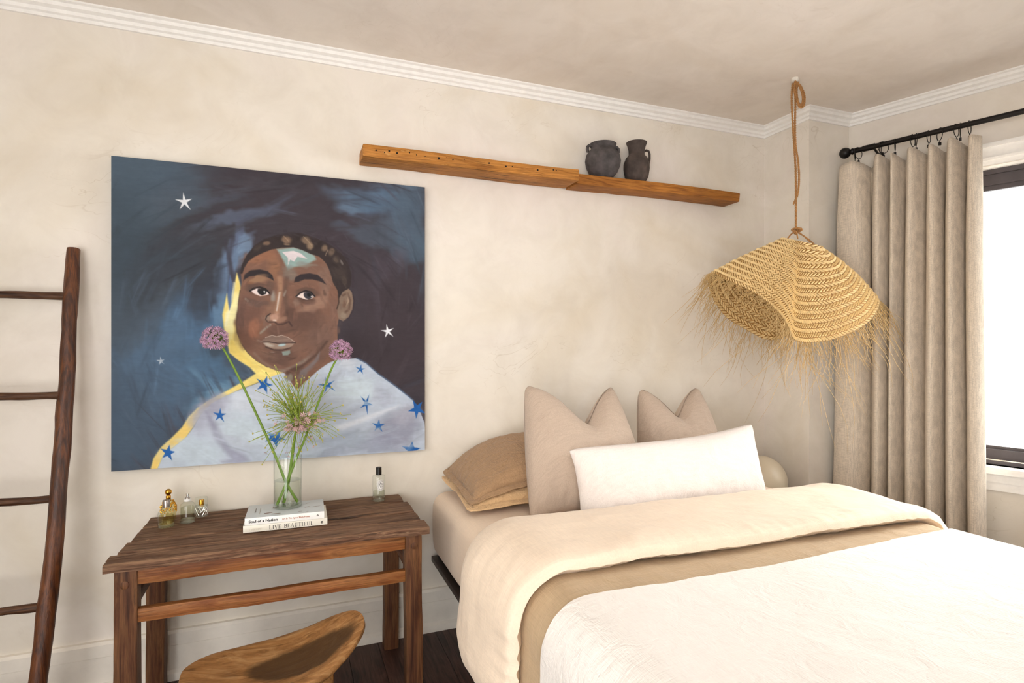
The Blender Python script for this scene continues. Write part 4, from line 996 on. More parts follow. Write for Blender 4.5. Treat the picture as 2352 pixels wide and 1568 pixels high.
bk1, R1 = book('book', 'cream book titled LIVE BEAUTIFUL, lower of the stack on the table', -0.150, 0.131, -0.3755, -0.196, TZ + .003, 0.6705, M['book_cream'], math.radians(-1.0), M['book_cream'])
bk2, R2 = book('book', 'white book titled Soul of a Nation, upper of the stack on the table', -0.144, 0.121, -0.377, -0.206, 0.6710, 0.6965, M['book_grey'], math.radians(-1.6), M['book_white'])
sp = lambda R, y0, x0, z0: (lambda x, y: R(x0 + x, y0, z0 + y))
glyph_text(MB(), 'LIVE BEAUTIFUL', sp(R1, -0.3767, -0.066, 0.6505), 0.0135, width=0.148).build('title_lettering', M['ink'], bk1[2], sharp=None)
glyph_text(MB(), 'CALDERONE', sp(R1, -0.3767, -0.130, 0.6525), 0.0062, width=0.040).build('author_lettering', M['ink_faint'], bk1[2], sharp=None)
def disc(fn, r, n=20): return MB().add([fn(r * math.cos(2 * math.pi * i / n), r * math.sin(2 * math.pi * i / n)) for i in range(n)], [tuple(range(n))])
disc(sp(R1, -0.3767, 0.112, 0.6570), 0.0042).build('publisher_mark', M['ink'], bk1[2], sharp=None)
MB().add([sp(R1, -0.3770, 0.112, 0.6570)(x, y) for x, y in ((-.0022, .0), (.0016, .0022), (.0010, 0), (.0016, -.0022))], [(0, 3, 2), (0, 2, 1)]).build('publisher_mark', M['book_cream'], bk1[2], sharp=None)
font_text('Soul of a Nation', 0.0125, sp(R2, -0.3782, -0.131, 0.6795), 'title_lettering', M['ink'], bk2[2], bold=0.0004, width=0.094)
font_text('Art In The Age of Black Power', 0.0085, sp(R2, -0.3782, -0.022, 0.6808), 'subtitle_lettering', M['ink_red'], bk2[2], bold=0.00012, width=0.094)
MB().add([sp(R2, -0.3782, 0.097, 0.6835)(x, y) for x, y in ((-.0035, -.001), (-.002, .002), (.001, .0034), (.0036, .0018), (.0038, -.001), (.002, -.003), (.0018, .0002), (-.001, .0012))], [(0, 1, 2, 7), (2, 3, 6, 7), (3, 4, 5, 6)]).build('publisher_mark', M['ink'], bk2[2], sharp=None)
top = lambda x0, y0, z=0.69675: (lambda x, y: R2(x0 + x, y0 + y, z))
for x, y, w, d, a in ((-.085, -.335, .030, .010, .1), (-.060, -.352, .034, .008, .05), (-.060, -.268, .022, .020, .1), (.052, -.300, .020, .006, .3), (.078, -.305, .034, .004, .25), (.030, -.352, .016, .004, .2), (.058, -.360, .010, .003, 0), (.055, -.245, .016, .006, .2)):
    ca_, sa_ = math.cos(a), math.sin(a)
    MB().add([top(x, y)(px * ca_ - py * sa_, px * sa_ + py * ca_) for px, py in ((0, -d / 2), (w * .5, -d * .55), (w, -d * .1), (w * .9, d * .3), (w * .4, d * .5), (0.002, d * .3))], [(0, 1, 2, 3, 4, 5)]).build('cover_print', plain('cover_print_brown', '8a6a5c', 0.5) if 'cover_print_brown' not in bpy.data.materials else bpy.data.materials['cover_print_brown'], bk2[1], sharp=None)
font_text('Soul of a Nation', 0.008, lambda x, y: R2(-.125 + .5 * 0 - y + 0.012, -0.31 + x, 0.69675), 'cover_lettering', M['ink_grey'], bk2[1], bold=.0002, width=.055)
font_text('Art In The Age of Black Power', 0.006, lambda x, y: R2(-.110 - y + 0.012, -0.335 + x, 0.69675), 'cover_lettering', M['ink_faint'], bk2[1], bold=.0001, width=.075)

# ================================================================== VASE WITH ALLIUMS
VC = (-0.006, -0.268, 0.6972)
vase = thing('glass_vase', 'clear straight glass cylinder vase half full of water on the books', 'vase', VC)
MB().lathe([(.0480, 0), (.0495, .002), (.0495, .190), (.0490, .1915), (.0478, .190), (.0472, .010), (.0001, .008)], VC, 48, True).build('glass', M['glass'], vase)
MB().lathe([(.0001, .0083), (.0468, .0103), (.0468, .0985), (.0466, .1000), (.0440, .0992), (.0001, .0990)], VC, 48, False).build('water', M['water'], vase)
MB().lathe([(.0450, .0005), (.0490, .0025), (.0490, .006), (.0440, .0075)], VC, 48, True).build('base', M['thick_glass'], vase)
def spline(pts, n=24):
    P = [Vector(p) for p in pts]; P = [P[0] * 2 - P[1]] + P + [P[-1] * 2 - P[-2]]; out = []
    seg = len(P) - 3
    for i in range(n + 1):
        t = i / n * seg; k = min(int(t), seg - 1); f = t - k
        a, b_, c, d = P[k:k + 4]
        out.append(0.5 * ((2 * b_) + (c - a) * f + (2 * a - 5 * b_ + 4 * c - d) * f * f + (3 * b_ - a - 3 * c + d) * f ** 3))
    return out
def rdir(rng):
    z = rng.uniform(-1, 1); a = rng.uniform(0, 2 * math.pi); r = math.sqrt(1 - z * z); return Vector((r * math.cos(a), r * math.sin(a), z))
def floret(b, p, d, r, rng, n=6, up=.5):
    x = d.orthogonal().normalized(); y = d.cross(x); ph = rng.random() * 6
    for i in range(n):
        a = ph + i * 2 * math.pi / n; e = (x * math.cos(a) + y * math.sin(a)); s_ = d.cross(e)
        tip = p + e * r + d * r * up
        b.add([p - s_ * r * .05, p + e * r * .5 + d * r * up * .5 - s_ * r * .16, tip, p + e * r * .5 + d * r * up * .5 + s_ * r * .16], [(0, 1, 2, 3)])
def allium(label, path, c, r, seed):
    rng = random.Random(seed)
    t = thing('allium', label, 'flower', path[0], 'alliums in the glass vase')
    pts = spline(path, 30); rs = [.0052 - .0016 * i / 30 for i in range(31)]
    MB().tube(pts, rs, 10).build('stem', M['stem'], t)
    b = MB(); pd = MB(); c = Vector(c)
    for i in range(330):
        d = rdir(rng)
        if d.z < -.75: continue
        rr = r * rng.uniform(.72, 1.0); p = c + d * rr
        floret(b, p, d, .0085 * rng.uniform(.8, 1.2), rng, 6, .9)
        pd.tube([c + d * r * .08, p], [.0005, .0004], 3, False)
    for i in range(40):
        d = rdir(rng); pd.tube([c, c + d * r * rng.uniform(.9, 1.15)], [.0004, .0003], 3, False)
    pd.sphere(c, r * .28, 12, 8)
    b.build('florets', M['purple'], t, sharp=None)['kind'] = 'stuff'
    pd.build('pedicels', M['pedicel'], t, sharp=None)['kind'] = 'stuff'
    return t
allium('allium with round mauve head leaning left over the painted blue ground',
       [(.028, -.258, .7085), (-.013, -.266, .790), (-.050, -.262, .890), (-.098, -.25, 1.006), (-.165, -.24, 1.162), (-.225, -.224, 1.285), (-.250, -.22, 1.312)], (-.257, -.22, 1.325), .044, 3)
allium('allium with round mauve head leaning right beside the painted shoulder',
       [(-.044, -.276, .7085), (-.008, -.272, .792), (.030, -.264, .890), (.056, -.26, .95), (.109, -.26, 1.097), (.149, -.26, 1.205), (.176, -.26, 1.258)], (.186, -.26, 1.280), .040, 5)
t = thing('firework_allium', 'shaggy allium with long green stalks and pale pink stars, middle of the vase', 'flower', (-.020, -.25, .7085), 'alliums in the glass vase')
pts = spline([(-.020, -.25, .7085), (.0, -.262, .813), (.017, -.278, .947), (.030, -.284, 1.005)], 24)
MB().tube(pts, [.0062 - .0014 * i / 24 for i in range(25)], 10).build('stem', M['stem'], t)
rng = random.Random(11); hc = Vector((.034, -.285, 1.015)); pd = MB(); bud = MB(); fl = MB()
for i in range(186):
    if i < 118:
        a = rng.gauss(math.radians(106), math.radians(21)); L = rng.uniform(.06, .175) if rng.random() < .6 else rng.uniform(.13, .185)
        if abs(a - math.radians(104)) > math.radians(45): L *= .7
    elif i < 150: a = rng.uniform(math.radians(-20), math.radians(55)); L = rng.uniform(.08, .165)
    elif i < 164: a = rng.uniform(math.radians(150), math.radians(225)); L = rng.uniform(.07, .16)
    else: a = rng.uniform(math.radians(235), math.radians(310)); L = rng.uniform(.05, .12)
    bdir = rng.uniform(-.75, .75)
    d = Vector((math.cos(a), bdir * .8, math.sin(a))).normalized()
    bend = Vector((rng.uniform(-.38, .30), rng.uniform(-.2, .2), rng.uniform(-.35, .3) - (.15 if abs(math.cos(a)) > .7 else 0)))
    h0 = hc + Vector((rng.gauss(0, .013), rng.gauss(0, .008), rng.gauss(0, .006)))
    pp = [h0 + d * L * f + bend * (L * f * f) for f in (0.02, .25, .5, .75, 1.0)]
    pd.tube(pp, [.0014, .0013, .0012, .0011, .0010], 4, False)
    e = pp[-1]; dd = (pp[-1] - pp[-2]).normalized()
    if i < 158 or rng.random() < .4: bud.sphere(e, .0026 * rng.uniform(.8, 1.2), 6, 5, (1, 1, 1.35))
    else: floret(fl, e, dd, .011, rng, 6, .35)
for i in range(120):
    a = rng.gauss(math.radians(-60), math.radians(85)); d = Vector((math.cos(a), rng.uniform(-1.2, .6), math.sin(a))).normalized()
    L = rng.uniform(.02, .058); p = hc + Vector((rng.uniform(-.025, .03), 0, 0)) + Vector((d.x * L * 1.15, d.y * L, d.z * L * .75))
    floret(fl, p, (d + Vector((0, -.5, .1))).normalized(), .0105 * rng.uniform(.8, 1.25), rng, 6, .3)
    pd.tube([hc, p], [.0007, .0006], 3, False)
pd.build('pedicels', M['pedicel'], t, sharp=None)['kind'] = 'stuff'
bud.build('buds', M['bud'], t, sharp=None)['kind'] = 'stuff'
fl.build('florets', M['pinkstar'], t, sharp=None)['kind'] = 'stuff'

# ================================================================== PERFUME BOTTLES
TB = TZ + 0.0028
c = (-0.417, -0.187, TB)
t = thing('perfume_bottle', 'round-shouldered bottle of pale yellow perfume with brushed silver cap', 'bottle', c, 'perfume bottles on the table')
MB().lathe([(.0250, 0), (.0265, .0015), (.0265, .044), (.0255, .052), (.021, .061), (.014, .067), (.0100, .070), (.0095, .075)], c, 36, True).build('glass', M['glass'], t)
MB().lathe([(.0001, .0105), (.0235, .0125), (.0235, .0405), (.0001, .0405)], c, 36, False).build('perfume', M['perfume_y'], t)
MB().lathe([(.0250, .0004), (.0258, .002), (.0258, .009), (.0235, .0115)], c, 36, True).build('base', M['thick_glass'], t)
MB().lathe([(.0113, .070), (.0118, .0705), (.0118, .0945), (.0112, .0955)], c, 28, True).build('cap', M['silver'], t)
c = (-0.423, -0.112, TB)
t = thing('perfume_bottle', 'gold ball-topped perfume bottle with golden filigree, behind the yellow one', 'bottle', c, 'perfume bottles on the table')
MB().lathe([(.020, 0), (.0235, .004), (.026, .030), (.025, .055), (.016, .072), (.009, .080), (.007, .085)], c, 32, True).build('glass', M['perfume_y'], t)
b = MB(); rng = random.Random(2)
for i in range(130):
    a = rng.uniform(0, 2 * math.pi); z = rng.uniform(.032, .076); r = (.0258 if z < .055 else .0258 - (z - .055) * .5)
    b.sphere((c[0] + r * math.cos(a), c[1] + r * math.sin(a), c[2] + z), .0026, 6, 5)
b.build('filigree', M['gold'], t)
MB().lathe([(.0075, .080), (.0085, .083), (.0085, .092), (.0065, .095)], c, 24, True).build('collar', M['gold'], t)
MB().sphere((c[0], c[1], c[2] + .107), .0118, 24, 14).build('ball_cap', M['gold'], t)
c = (-0.353, -0.158, TB)
t = thing('perfume_bottle', 'clear round bottle with white collar and chrome spray head', 'bottle', c, 'perfume bottles on the table')
MB().lathe([(.0235, 0), (.0248, .0015), (.0248, .064), (.0225, .068), (.013, .076), (.0105, .078)], c, 36, True).build('glass', M['glass'], t)
MB().lathe([(.0001, .0105), (.0222, .012), (.0222, .056), (.0001, .056)], c, 36, False).build('perfume', M['perfume_c'], t)
MB().lathe([(.0230, .0004), (.0242, .002), (.0242, .009), (.0220, .0115)], c, 36, True).build('base', M['thick_glass'], t)
MB().lathe([(.0110, .078), (.0115, .0785), (.0115, .086), (.0110, .0865)], c, 28, True).build('collar', M['white_plastic'], t)
MB().lathe([(.0095, .0865), (.0090, .090), (.0050, .094), (.0048, .102), (.0060, .103), (.0058, .1055)], c, 24, True).build('spray_head', M['chrome'], t)
c = (-0.316, -0.092, TB)
t = thing('perfume_bottle', 'cut-crystal bottle with clear cap, nearest the wall', 'bottle', c, 'perfume bottles on the table')
cutg = MB().lathe([(.0210, 0), (.0222, .0015), (.0222, .039), (.0210, .041)], c, 32, True).build('glass', M['thick_glass'], t)
MB().lathe([(.0218, .0415), (.0222, .043), (.0222, .0700), (.0205, .0715)], c, 32, True).build('cap', M['glass'], t)
MB().lathe([(.0085, .042), (.0085, .062), (.0080, .063)], c, 20, True).build('atomiser', M['gold'], t)
for i in range(14):
    for sgn in (-1, 1):
        pts = []
        for k in range(7):
            a = i * 2 * math.pi / 14 + sgn * k * .13; pts.append((c[0] + .0224 * math.cos(a), c[1] + .0224 * math.sin(a), c[2] + .006 + .005 * k))
        MB().tube(pts, .0008, 4).build('cut_line', M['chrome'], cutg)
# room spray
c = (0.352, -0.119, TB)
t = thing('room_spray', 'slim clear spray bottle with black cap and oval white label on the table', 'bottle', c)
MB().lathe([(.0240, 0), (.0258, .0015), (.0258, .1035), (.0245, .1055), (.0090, .1062), (.0085, .108)], c, 36, True).build('glass', M['glass'], t)
MB().lathe([(.0001, .0150), (.0232, .0165), (.0232, .0400), (.0001, .0400)], c, 36, False).build('liquid', M['perfume_c'], t)
MB().lathe([(.0245, .0004), (.0250, .002), (.0250, .012), (.0230, .0145)], c, 36, True).build('base', M['thick_glass'], t)
MB().lathe([(.0112, .108), (.0118, .1087), (.0118, .1390), (.0110, .1400)], c, 28, True).build('cap', M['black_plastic'], t)
MB().tube([(c[0], c[1], c[2] + .106), (c[0] + .001, c[1], c[2] + .018)], .0012, 6).build('dip_tube', M['glass'], t)
AV = math.atan2(-2.569 + .119, -.352) + math.radians(20)
def cyl(rr, zc): return lambda x, y: (c[0] + rr * math.cos(AV + x / .0258), c[1] + rr * math.sin(AV + x / .0258), c[2] + zc + y)
def oval(b, fn, w, h, w2, h2, n=48):
    def e(t, w, h):
        a = 2 * math.pi * t; cc, ss = math.cos(a), math.sin(a); q = 2.5; r = (abs(cc) ** q + abs(ss) ** q) ** (-1 / q); return (w * r * cc, h * r * ss)
    vs = []
    K = 6
    for k in range(K + 1):
        for i in range(n):
            x0_, y0_ = e(i / n, w, h); x1_, y1_ = e(i / n, w2, h2); f = k / K
            vs.append(fn(x0_ + (x1_ - x0_) * f, y0_ + (y1_ - y0_) * f))
    return b.add(vs, [(k * n + i, k * n + (i + 1) % n, (k + 1) * n + (i + 1) % n, (k + 1) * n + i) for k in range(K) for i in range(n)])
lab = oval(MB(), cyl(.02605, .0690), .0150, .0235, .0001, .0001).build('label', M['label_white'], t, sharp=None)
b = MB(); oval(b, cyl(.02622, .0690), .0138, .0220, .0134, .0215); oval(b, cyl(.02622, .0690), .0105, .0172, .0099, .0166)
b.build('border', M['ink'], lab, sharp=None)
b = MB()
for i in range(40):
    a = 2 * math.pi * i / 40; fn = cyl(.02622, .0690); x_, y_ = .0120 * math.cos(a), .0194 * math.sin(a)
    b.add([fn(x_ - .0004, y_ - .0010), fn(x_ + .0004, y_ - .0010), fn(x_ + .0004, y_ + .0010), fn(x_ - .0004, y_ + .0010)], [(0, 1, 2, 3)])
b.build('border_lettering', M['ink_grey'], lab, sharp=None)
b = MB()
for ch, x_, y_ in (('B', -.0052, .0035), ('A', .0006, .0005), ('I', -.0072, -.0030), ('E', -.0036, -.0085), ('S', .0022, -.0100)):
    fn0 = cyl(.02624, .0690); glyph_text(b, ch, (lambda x, y, x_=x_, y_=y_: fn0(x + x_, y + y_)), .0080, .17, .07)
b.build('lettering', M['ink'], lab, sharp=None)

# ================================================================== BED
BX0, BX1, BY0, BY1, BZ = 0.605, 2.105, -0.03, -2.03, 0.645
bed = thing('bed_frame', 'low black metal bed frame beneath the mattress', 'bed frame', (1.35, -1.03, 0))
MB().bbox(BX0 - .006, BX0 + .03, BY1, BY0, 0.324, 0.347, .003).build('side_rail', M['frame_dark'], bed)
MB().bbox(BX1 - .03, BX1 + .006, BY1, BY0, 0.324, 0.347, .003).build('side_rail', M['frame_dark'], bed)
MB().bbox(BX0 + .03, BX1 - .03, BY0 - .035, BY0 - .004, 0.324, 0.347, .003).build('head_rail', M['frame_dark'], bed)
MB().bbox(BX0 + .03, BX1 - .03, BY1 + .004, BY1 + .035, 0.324, 0.347, .003).build('foot_rail', M['frame_dark'], bed)
for i in range(10):
    y = BY0 - .1 - i * .198
    MB().box(BX0 + .028, BX1 - .028, y - .035, y + .035, 0.330, 0.349).build('slat', M['frame_dark'], bed)
for x in (BX0 + .25, BX1 - .05):
    for y in (BY0 - .25, BY1 + .25):
        MB().lathe([(.02, 0.0005), (.022, .004), (.022, .323)], (x, y, 0), 14, True).build('leg', M['frame_dark'], bed)
def rr_profile(hw, hh, r, n=10, p=1.0):
    out = []
    for cx, cz, a0 in ((hw - r, hh - r, 0), (-hw + r, hh - r, 90), (-hw + r, -hh + r, 180), (hw - r, -hh + r, 270)):
        for i in range(n + 1):
            a = math.radians(a0 + 90 * i / n); out.append((cx + r * math.cos(a), cz + r * math.sin(a)))
    return out
# mattress as a rounded block
bm = bmesh.new(); bmesh.ops.create_cube(bm, size=1.0)
for v in bm.verts: v.co = Vector(((BX0 + BX1) / 2 + v.co.x * (BX1 - BX0), (BY0 + BY1) / 2 + v.co.y * (BY0 - BY1), 0.4985 + v.co.z * 0.293))
bmesh.ops.bevel(bm, geom=bm.edges[:], offset=0.055, segments=6, affect='EDGES', profile=0.5)
for ax, lo, hi, k in ((0, BX0, BX1, 30), (1, BY1, BY0, 40), (2, .352, .645, 6)):
    for i in range(1, k):
        no = Vector((0, 0, 0)); no[ax] = 1; co = Vector((0, 0, 0)); co[ax] = lo + (hi - lo) * i / k
        bmesh.ops.bisect_plane(bm, geom=bm.verts[:] + bm.edges[:] + bm.faces[:], plane_co=co, plane_no=no)
for v in bm.verts:
    x, y, z = v.co; t_ = max(0, min(1, (z - .36) / .28))
    if x < BX0 + .05: v.co.x -= 0.012 * math.sin(t_ * math.pi) + .005 * fbm(y * 3, z * 4, 1, 2)
    if z > .6: v.co.z += .004 * fbm(x * 3, y * 3, 2, 2)
bm.verts.index_update()
b = MB().add([v.co for v in bm.verts], [[v.index for v in f.verts] for f in bm.faces]); bm.free()
tag(b.build('mattress', M['sheet'], None, (1.355, -1.03, 0.352)), 'mattress in a smooth peach fitted sheet on the black frame', 'mattress')

def cross(d, rr, hl, hr, flare=.02):
    """profile across the bed by arc length: left hem, up, over, right hem -> (x, drop, nx, nz)"""
    xl, xr = BX0 - d, BX1 + d
    top_z = BZ + d
    LA = max(0.001, top_z - rr - hl); LB = math.pi / 2 * rr; LCc = (xr - xl) - 2 * rr; LD = LB; LE = max(0.001, top_z - rr - hr)
    T = LA + LB + LCc + LD + LE
    def f(t):
        s_ = t * T
        if s_ < LA:
            q = 1 - s_ / LA; return (xl - flare * q ** 1.3, top_z - (hl + s_), -1, 0)
        s_ -= LA
        if s_ < LB:
            a = s_ / rr; return (xl + rr - rr * math.cos(a), rr - rr * math.sin(a), -math.cos(a), math.sin(a))
        s_ -= LB
        if s_ < LCc: return (xl + rr + s_, 0.0, 0, 1)
        s_ -= LCc
        if s_ < LD:
            a = s_ / rr; return (xr - rr + rr * math.sin(a), rr - rr * math.cos(a), math.sin(a), math.cos(a))
        s_ -= LD
        return (xr + flare * (s_ / LE) ** 1.3, rr + s_, 1, 0)
    return f, T
def layer(b, d, rr, hl, hr, ya, yb, th, foot, wr, nu, nv, ycurve=None, edge=None, tuck=0.0):
    f, T = cross(d, rr, hl, hr)
    yfoot = BY1 - d; fr = 0.13; fl = 0.30 if foot else 0
    def pt(u, v, extra):
        x, drop, nx, nz = f(u)
        yl = ya + (ycurve(u, x) if ycurve else 0)
        if foot:
            ylen = (yl - (yfoot + fr)); tot = ylen + fr * math.pi / 2 + fl; s_ = v * tot
            if s_ < ylen: y = yl - s_; dy = 0; ny = 0
            elif s_ < ylen + fr * math.pi / 2:
                a = (s_ - ylen) / fr; y = yfoot + fr - fr * math.sin(a); dy = fr - fr * math.cos(a); ny = math.sin(a)
            else: y = yfoot; dy = fr + (s_ - ylen - fr * math.pi / 2); ny = 1
        else:
            y = yl + (yb - ya) * v; dy = 0; ny = 0
        dd = (drop ** 3 + dy ** 3) ** (1 / 3)
        w = wr(u, v, x, y, drop) + extra
        nl = math.sqrt(nx * nx + nz * nz * (1 - ny * .7) ** 2 + ny * ny) or 1
        return (x + nx / nl * w, y - ny / nl * w, BZ + d - dd + max(nz, 0.0) * (1 - ny) / nl * w)
    b.grid(lambda u, v: pt(u, v, (th if edge is None else th * edge(u, v))), nu, nv)
    b.grid(lambda u, v: pt(u, v * (1 - tuck), -.002), nu, nv)
    # close the rims
    for (uu, vv, n, m) in ((None, 0.0, nu, 0), (None, 1.0, nu, 0), (0.0, None, nv, 1), (1.0, None, nv, 1)):
        def rim(a, k, uu=uu, vv=vv):
            u = a if uu is None else uu; v = a if vv is None else vv
            top_ = th if edge is None else th * edge(u, v)
            if k > .9: return pt(u, v, top_)
            if k > .1: return pt(u, v * (1 + (.012 if tuck and vv == 1.0 else 0)), top_ * .55)
            return pt(u, v * (1 - tuck), -.002)
        b.grid(rim, n, 3)
    return b
duv = thing('duvet', 'taupe duvet turned back at the top to a puffy peach underside', 'duvet', (1.35, -1.3, 0.66))
wr0 = lambda u, v, x, y, dr: 0.004 * fbm(x * 4, y * 6, dr * 4, 3) + 0.0035 * fbm(x * 18, y * 14, dr * 20, 3)
layer(MB(), 0.030, 0.11, 0.27, 0.30, -0.98, None, 0.012, True, wr0, 110, 70).build('cover', M['taupe'], duv, merge=1e-4, sharp=60)
def fold_edge(u, v):
    a = min(1, v / .42); bk = (1 - (1 - a) ** 2.3) ** (1 / 2.0)
    q = (1 - v) / .14; fr = 1.0 if q > 1 else .70 + .30 * (1 - (1 - max(q, 0)) ** 2.4) ** .6
    h = min(1, u / .03) ; h2 = min(1, (1 - u) / .03); return (.20 + .80 * bk * fr) * (.35 + .65 * h ** .5) * (.35 + .65 * h2 ** .5)
def wrf(u, v, x, y, dr):
    g = max(0, (v - .78) / .22)
    gath = abs(math.sin(x * 55 + dr * 60 + 3 * N3(x * 5, dr * 6, 1))) if dr < 1 else 0
    return 0.009 * fbm(x * 2.5, y * 3.5, dr * 4, 2) + .0035 * fbm(x * 8, y * 12, dr * 9, 3) - 0.007 * g * gath * (0.35 + min(1, dr * 4)) + (0.02 * min(1, dr * 3) * math.sin(min(1, v * 1.1) * math.pi))
layer(MB(), 0.044, 0.13, 0.335, 0.34, -0.775, -1.238, 0.056, False, wrf, 240, 60,
      ycurve=lambda u, x: 0.02 * math.sin(x * 2.3) + .010 * N3(x * 3, 4, u * 4), edge=fold_edge, tuck=.075).build('turned_back_edge', M['peach'], duv, merge=1e-4, sharp=70)
covl = MB()
wrc = lambda u, v, x, y, dr: 0.005 * fbm(x * 3, y * 3, dr * 3, 2) + 0.0024 * fbm((x + y * .6) * 17, (y - x * .5) * 5, dr * 12, 3)
layer(covl, 0.046, 0.125, 0.16, 0.16, -1.350, None, 0.006, True, wrc, 170, 90, ycurve=lambda u, x: 0.012 * math.sin(x * 4) + .008 * N3(x * 4, 8, 0))
tag(covl.build('coverlet', M['white'], None, (1.35, -1.7, 0.2), merge=1e-4, sharp=60), 'white cotton coverlet spread over the lower bed', 'bedspread')

# ------------------------------------------------------------------ pillows
def pillow(name, label, mat, C, w, h, t, ux, uy, chop=None, group=None, pinch=.06, seed=0, n=46, taper=0.0, blunt=0.0, flange=0.0, zfun=None, cat='pillow', tp=.42, bend=None, parent_label=None):
    C = Vector(C); ux = Vector(ux).normalized(); uy = Vector(uy).normalized(); un = ux.cross(uy)
    def P(u, v, side):
        pu = u * w / 2 * (1 - pinch * (1 - abs(v) ** 2.5) * abs(u) ** 2); pv = v * h / 2 * (1 - pinch * (1 - abs(u) ** 2.5) * abs(v) ** 2)
        pu *= 1 - taper * ((v + 1) / 2) ** 1.5
        if blunt:
            cc = max(0.0, abs(u) * abs(v)) ** 14; pu -= blunt * cc * math.copysign(1, u); pv -= blunt * cc * math.copysign(1, v)
        T = t / 2 * max(0.0, (1 - abs(u) ** 2.4) * (1 - abs(v) ** 2.4)) ** tp
        out = side * T
        if chop:
            u0, wd, dep = chop[:3]
            g = math.exp(-abs((u - u0) / wd) ** 1.35); k = max(0, (v + .25) / 1.25) ** 1.7
            pv -= dep * g * k
            out -= side * T * .35 * g * k
            out += (.030 if side > 0 else .02) * (-g) * max(0, (v - .1) / .9) * side
            pu += .02 * math.copysign(1, u - u0) * (1 - g) * k * (-.6)
        wk = .0045 * fbm(pu * 9 + seed, pv * 9, side * 3, 3) + .0026 * fbm(pu * 34, pv * 20 + seed, side, 3)
        eg = max(abs(u), abs(v)); wk += .006 * max(0, (eg - .72) / .28) * abs(N3(pu * 26 + seed, pv * 26, 3)) * (1 - max(0, (eg - .95) / .05))
        out += wk * side * min(1, (1 - abs(u)) * 8) * min(1, (1 - abs(v)) * 8)
        q = C + ux * pu + uy * pv + un * out
        if bend: q = Vector(bend(q, u, v, side))
        return q
    b = MB()
    b.grid(lambda a, c_: P(a * 2 - 1, c_ * 2 - 1, 1), n, n); b.grid(lambda a, c_: P(a * 2 - 1, c_ * 2 - 1, -1), n, n)
    lo = min(p[2] for p in b.v)
    th_ = thing(name, label, cat, (C.x, C.y, lo), group)
    b.build('body', mat, th_, merge=1e-4, sharp=80)
    if flange:
        fb = MB(); per = []
        K = 40
        for i in range(K): per.append((-1 + 2 * i / K, -1))
        for i in range(K): per.append((1, -1 + 2 * i / K))
        for i in range(K): per.append((1 - 2 * i / K, 1))
        for i in range(K): per.append((-1, 1 - 2 * i / K))
        NN = len(per)
        def F(a, k):
            i = int(round(a * NN)) % NN; u, v = per[i]
            q = P(u, v, 0); d = (ux * u * (1 if abs(u) > .99 else .15) + uy * v * (1 if abs(v) > .99 else .15)).normalized()
            r = q + d * flange * k * (1 + .10 * N3(i * .11, seed, 2)) + un * (.010 * N3(i * .16, seed, .5) * k + .003 * N3(i * .5, seed, k) * k) - Vector((0, 0, .008 * k))
            return r
        m3 = 5
        vs = [F(i / NN, k / (m3 - 1)) + un * .0014 * sgn for sgn in (1, -1) for k in range(m3) for i in range(NN)]
        fs = []
        for s2 in (0, 1):
            o_ = s2 * m3 * NN
            fs += [(o_ + k * NN + i, o_ + k * NN + (i + 1) % NN, o_ + (k + 1) * NN + (i + 1) % NN, o_ + (k + 1) * NN + i) for k in range(m3 - 1) for i in range(NN)]
        fs += [((m3 - 1) * NN + i, (m3 - 1) * NN + (i + 1) % NN, (2 * m3 - 1) * NN + (i + 1) % NN, (2 * m3 - 1) * NN + i) for i in range(NN)]
        fb.add(vs, fs).build('flange', mat, th_, sharp=80)
    return th_
# sleeping pillows, flat against the wall
def droop(cx, f0, b0, df, db):
    def f(q, u, v, side):
        k = (v + 1) / 2; dd = df + (db - df) * k
        return (q.x, q.y, q.z - dd * abs(u) ** 2.6 + (0.0))
    return f
G = 'sleeping pillows against the wall'
pillow('pillow', 'apricot pillow with a flat border, beneath the brown one', M['apricot'], (1.01, -0.275, 0.703), .70, .40, .105, (1, 0, 0), (0, 1, .06), group=G, flange=.026, seed=2, bend=droop(0, 0, 0, .012, .0), pinch=.02)
pillow('pillow', 'mocha brown linen pillow with a flat border, on top at the left', M['brown'], (1.015, -0.265, 0.806), .70, .41, .150, (1, 0, 0), (0, 1, .24), group=G, flange=.022, seed=5, bend=droop(0, 0, 0, .056, .115), pinch=.02)
pillow('pillow', 'peach pillow mostly hidden behind the white lumbar cushion', M['peach'], (1.76, -0.275, 0.715), .62, .40, .13, (1, 0, 0), (0, 1, .05), group=G, seed=8, pinch=.02)
# square linen cushions with a chopped top
GC = 'square linen cushions standing on the bed'
pillow('cushion', 'left of the two linen cushions, larger and set forward, with chopped top', M['cushion'], (1.125, -0.475, 0.893), .56, .555, .18, (1, .02, 0), (.0, .40, .92), (0.14, .52, .190), GC, .04, 1, 64, cat='cushion', taper=.20, blunt=.012)
pillow('cushion', 'right of the two linen cushions, farther back, with chopped top', M['cushion'], (1.735, -0.315, 0.872), .51, .50, .17, (1, .03, 0), (.0, .30, .95), (0.02, .54, .155), GC, .04, 4, 64, cat='cushion', taper=.26, blunt=.014)
pillow('lumbar_cushion', 'long white lumbar cushion lying across the front of the pillows', M['lumbar'], (1.468, -0.640, 0.780), .96, .30, .165, (1, .055, .012), (.0, .30, .95), None, None, .05, 6, 60, cat='cushion', blunt=.010, bend=lambda q, u, v, s: (q.x, q.y, q.z + .016 * u * abs(u) * (v + 1) / 2 + .016 * (u * u - .5) * (v + 1) / 2))

